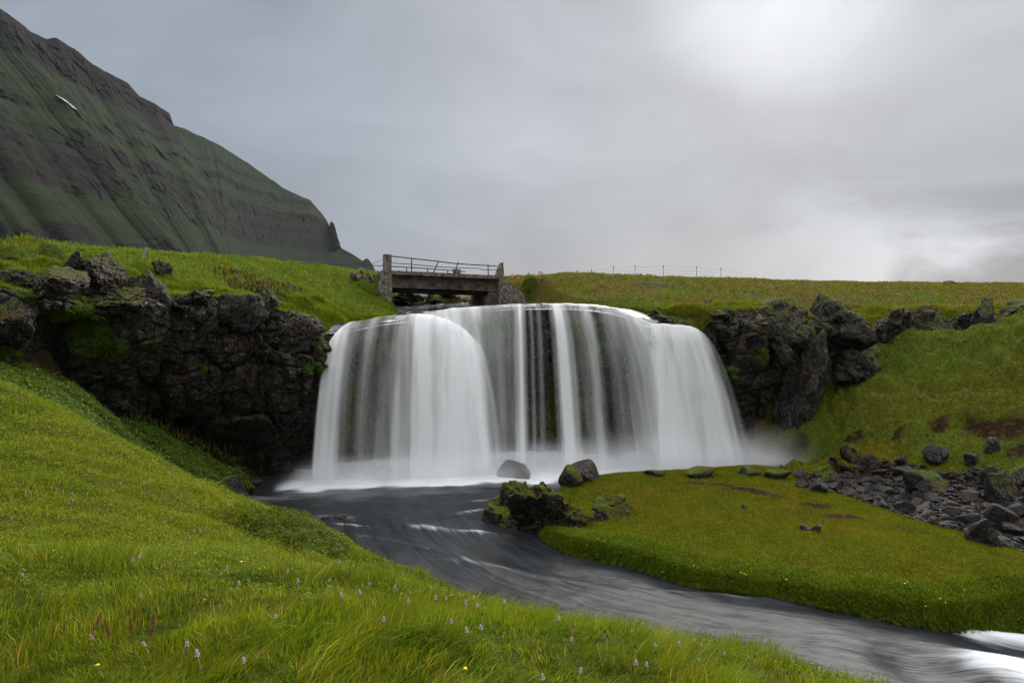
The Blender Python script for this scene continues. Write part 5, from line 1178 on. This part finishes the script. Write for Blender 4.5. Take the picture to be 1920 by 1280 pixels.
shrub(100, 482, .38, .30, 3200, 'round grey green herb cushion on the left plateau above the reddish block', [(.09, .16, .04), (.13, .21, .06), (.07, .13, .02)], 21)
shrub(28, 484, .42, .30, 3200, 'dark green herb clump at the left picture edge on the plateau', HC, 22)
shrub(135, 520, .40, .26, 3200, 'bright yellow green herb clump right of the reddish block', [(.16, .21, .015), (.11, .18, .012)], 23)
shrub(205, 530, .45, .26, 3200, 'green herb clump below the pale lichen outcrops', HC, 24)
shrub(240, 555, .5, .24, 3200, 'olive brown moss and herb clump over the dark ledge of the left rim', [(.15, .13, .015), (.10, .15, .012)], 25)
shrub(992, 549, .5, .35, 5200, 'bright green bush clump just right of the footbridge', HC, 26)
shrub(690, 545, .55, .40, 4500, 'bright green herb clump between the stone pile and the footbridge', HC, 27)
shrub(600, 612, .5, .40, 4500, 'dark lush herb clump hanging at the left end of the lip', [(.05, .11, .01), (.08, .15, .012)], 28)
M_petal = mat_plain('pale_pink_petals', (.36, .20, .34), .7, .3, 60, .001, col2=(.60, .47, .58)); M_stem = mat_plain('green_stem', (.10, .14, .03), .6, .2, 30, .001)
M_dock = mat_plain('rusty_seeds', (.14, .035, .02), .8, .4, 60, .001); M_seed = mat_plain('dark_seedhead', (.045, .022, .014), .8, .3, 60, .001); M_straw = mat_plain('straw', (.33, .25, .12), .7, .2, 30, .001)
M_yel = mat_plain('yellow_petals', (.75, .50, .02), .5, .15, 60, .001)
def spike_mesh(kind, seed):
    r_ = np.random.default_rng(seed); D, Fc = ICO[2]; Vs = []; Fs = []; n = 0
    if kind == 'orchid': cnt, L0, R0, sz = 24, .045, .011, .0075
    elif kind == 'dock': cnt, L0, R0, sz = 34, .085, .007, .0055
    elif kind == 'sedge': cnt, L0, R0, sz = 7, .016, .004, .006
    else: cnt, L0, R0, sz = 6, .004, .009, .008
    for k in range(cnt):
        u = k / max(1, cnt - 1); a = k * 2.4; rr = R0 * (1 - .6 * u) * (1 if kind != 'yellow' else 1)
        p = np.array([math.cos(a) * rr, math.sin(a) * rr, u * L0]); v = D * [sz, sz * .8, sz * .6] * (1 - .35 * u) * r_.uniform(.8, 1.2)
        ca, sa = math.cos(a), math.sin(a); v = v @ np.array([[ca, sa, 0], [-sa, ca, 0], [0, 0, 1]])
        Vs.append(v + p); Fs.append(Fc + n); n += len(D)
    return np.vstack(Vs), np.vstack(Fs)
KIND = {'orchid': ('orchid', 'flower_head', M_petal, M_stem, 'flower', .11), 'dock': ('sorrel_plant', 'seed_head', M_dock, M_dock, 'plant', .17), 'sedge': ('sedge_stalk', 'seed_head', M_seed, M_straw, 'grass stalk', .20), 'yellow': ('buttercup', 'flower_head', M_yel, M_stem, 'flower', .10)}
protos = {}
for kd, (nm, hn, mh, ms, cat, ht) in KIND.items():
    V, Fc = spike_mesh(kd, 5); hm = mk(hn, V, Fc, mh, smooth=True, link=False).data
    V, Fc = tube([[0, 0, -.03], [.004, .002, ht * .5], [0, 0, ht]], [.0022, .0018, .0014], 5); sm_ = mk('stem', V, Fc, ms, link=False).data
    protos[kd] = (hm, sm_)
def flower(kd, px, row, label, group=None, scale=1., lift=None):
    nm, hn, mh, ms, cat, ht = KIND[kd]; ht_ = ht * scale
    c = hit(px, row, ht_); c[2] = Hg(c[0], c[1])
    root = thing(nm, label, cat, tuple(c), group); root.rotation_euler = (rng.normal(0, .12), rng.normal(0, .12), rng.uniform(0, 6)); root.scale = (scale,) * 3
    o = bpy.data.objects.new('stem', protos[kd][1]); COL.objects.link(o); o.parent = root
    o = bpy.data.objects.new(hn, protos[kd][0]); COL.objects.link(o); o.parent = root; o.location = (0, 0, ht); 
    d = math.hypot(c[0], c[1]); k = max(1., min(d * .0011 / .0085, 1.6)) if kd != 'dock' else 1.
    o.scale = (k * {'orchid': .48, 'yellow': .7}.get(kd, 1.),) * 3
ORCH = [(274, 906), (119, 923), (137, 926), (140, 939), (203, 947), (7, 952), (20, 972), (305, 979), (324, 971), (364, 951), (362, 995), (376, 996), (355, 1010), (364, 1039), (470, 989), (537, 961), (251, 1051), (260, 1046), (45, 1080), (261, 1120), (639, 1040), (631, 1055), (532, 1074), (562, 1090), (448, 1095), (609, 1090), (643, 1116), (696, 1094), (679, 1113), (738, 1103), (757, 1130), (764, 1112), (800, 1085), (814, 1121), (836, 1125), (873, 1135), (895, 1140), (878, 1122), (719, 1163), (849, 1164), (902, 1180), (880, 1182), (518, 1162), (470, 1236), (1053, 1161), (1074, 1195), (1192, 1246), (1211, 1250), (1082, 1262), (1235, 1208), (1273, 1210), (1309, 1240), (1323, 1212), (1357, 1227), (1494, 1240), (1026, 1277), (940, 1130), (170, 1198), (228, 906), (425, 1066)]
for (px, row) in ORCH:
    z = 'high on the slope at the left' if row < 1000 else ('in the lower left meadow' if px < 560 else ('on the meadow rim by the river' if px < 960 else 'in the meadow at the lower right'))
    flower('orchid', px, row, 'small pale pink orchid spike ' + z, 'orchids in the near meadow', rng.uniform(.85, 1.15))
flower('orchid', 285, 1208, 'large pale pink orchid at the bottom left, leftmost of three', scale=1.1)
flower('orchid', 353, 1212, 'large pale pink orchid at the bottom left, middle of three', scale=1.1)
flower('orchid', 379, 1230, 'large purple white orchid at the bottom left, rightmost of three', scale=1.25)
for px, row, l in [(151, 1180, 'tallest rusty red sorrel spike at the bottom left, leftmost of four'), (222, 1188, 'short rusty red sorrel spike, second from the left of four'), (248, 1180, 'bent rusty red sorrel spike, third from the left of four'), (283, 1186, 'rusty red sorrel spike just above a large orchid')]: flower('dock', px, row, l)
for i in range(34):
    px = rng.uniform(620, 1640) if i > 6 else rng.uniform(480, 560); sil_r = np.interp(px, [480, 620, 800, 960, 1200, 1400, 1640], [950, 1018, 1085, 1146, 1196, 1230, 1278]); row = sil_r + rng.uniform(-6, 26)
    flower('sedge', px, row, 'thin stalk with a dark seed head on the rim of the near bank', 'sedge stalks on the near bank', rng.uniform(.45, .8))
for px, row, l in [(1738, 1163 - 26, ''), (1805, 1105, ''), (1765, 1122, ''), (1773, 1130, ''), (1700, 1090, ''), (1695, 1092, ''), (1123, 1010, ''), (1133, 1014, ''), (1395, 1075, ''), (1402, 1078, ''), (1388, 1073, ''), (1475, 1085, ''), (1300, 1060, ''), (1165, 1035, ''), (1100, 1020, ''), (1240, 1070, '')]:
    flower('yellow', px, row, 'tiny yellow buttercup on the edge of the grassy tongue', 'buttercups on the grassy tongue', 1.2)
for px, row, l in [(448, 1052, 'upper'), (875, 1255, 'bottom'), (190, 1245, 'left')]: flower('yellow', px, row, f'single yellow buttercup in the near meadow, the {l} one')
# ------------------------------------------------------------------ spray over the pool and haze in the air
def spray():
    m, t = new_mat('spray_air'); p = t.pos()
    sp = t.node('ShaderNodeSeparateXYZ'); t.inp(sp.inputs[0], p); x, y, z = sp.outputs
    n = t.noise(p, .8, 3, .5, .3)
    top = t.ramp(x, -8, 9, 1.0, 1.7)
    zf = t.math('MAXIMUM', t.math('SUBTRACT', 1., t.math('DIVIDE', z, t.add(top, t.mul(t.math('SUBTRACT', n, .5), 1.6)))), 0.)
    zf = t.math('POWER', zf, 2.2)
    # distance from the foot line of the falls (runs from (-7.6,25.1) to (12,27.6))
    ln = t.add(25.9, t.mul(x, .14)); dy = t.math('ABSOLUTE', t.math('SUBTRACT', y, t.add(ln, .15)))
    fy = t.ramp(dy, 2.3, .2); fx = t.mul(t.ramp(x, -8.6, -7.2), t.ramp(x, 12.8, 8.6))
    kx = t.add(t.ramp(x, -8, 2, .75, .85), t.ramp(x, 3.5, 7.5, 0, .25))
    d = t.mul(t.mul(zf, fy), t.mul(fx, kx)); d = t.mul(d, t.ramp(n, .2, .75, .5, 1.4)); d = t.mul(d, 1.5)
    boil = t.mul(t.mul(t.ramp(z, .55, .0), t.ramp(dy, 1.5, .3)), t.mul(fx, t.ramp(t.noise(p, 1.6, 3, .6), .35, .65, .15, 1.)))
    d = t.add(d, t.mul(t.math('POWER', boil, 1.5), 3.2))
    sc0 = Pz(1195, 884, 0); cc = t.vmath('MULTIPLY', t.vmath('SUBTRACT', p, (sc0[0], sc0[1] + .5, .12)), (1 / .95, 1 / .55, 1 / .62))
    d = t.add(d, t.mul(t.ramp(t.add(t.vmath('LENGTH', cc), t.mul(t.math('SUBTRACT', n, .5), .6)), 1., .55), 5.))
    v = t.node('ShaderNodeVolumePrincipled'); t.inp(v.inputs['Color'], (.97, .98, 1.)); t.inp(v.inputs['Density'], d); v.inputs['Anisotropy'].default_value = .2
    t.l.new(v.outputs[0], t.out.inputs['Volume'])
    bm = bmesh.new(); bmesh.ops.create_cube(bm, size=1); bmesh.ops.bevel(bm, geom=bm.edges[:], offset=.1, segments=2)
    V = np.array([q.co[:] for q in bm.verts]); Fc = [[q.index for q in f.verts] for f in bm.faces]; bm.free()
    me = bpy.data.meshes.new('spray'); V = V * [22.5, 6.5, 3.0] + [2.4, 26.2, 1.52]; me.from_pydata(V.tolist(), [], Fc); me.materials.append(m)
    o = bpy.data.objects.new('spray', me); COL.objects.link(o); tag(o, 'white spray drifting over the pool at the foot of the falls', kind='stuff')
    m.cycles.volume_step_rate = 1.0
spray()
def haze():
    m, t = new_mat('hazy_air'); v = t.node('ShaderNodeVolumePrincipled'); t.inp(v.inputs['Color'], (.80, .88, 1.)); v.inputs['Density'].default_value = .00004
    t.l.new(v.outputs[0], t.out.inputs['Volume'])
    bm = bmesh.new(); bmesh.ops.create_cube(bm, size=1); V = np.array([q.co[:] for q in bm.verts]); Fc = [[q.index for q in f.verts] for f in bm.faces]; bm.free()
    me = bpy.data.meshes.new('haze'); zmax = MV[:, 2].max() + 10; V = V * [3300, 3300, zmax + 4] + [0, 0, (zmax - 4) / 2]; me.from_pydata(V.tolist(), [], Fc); me.materials.append(m)
    o = bpy.data.objects.new('haze', me); COL.objects.link(o); tag(o, 'thin damp haze in the air', kind='stuff')
haze()
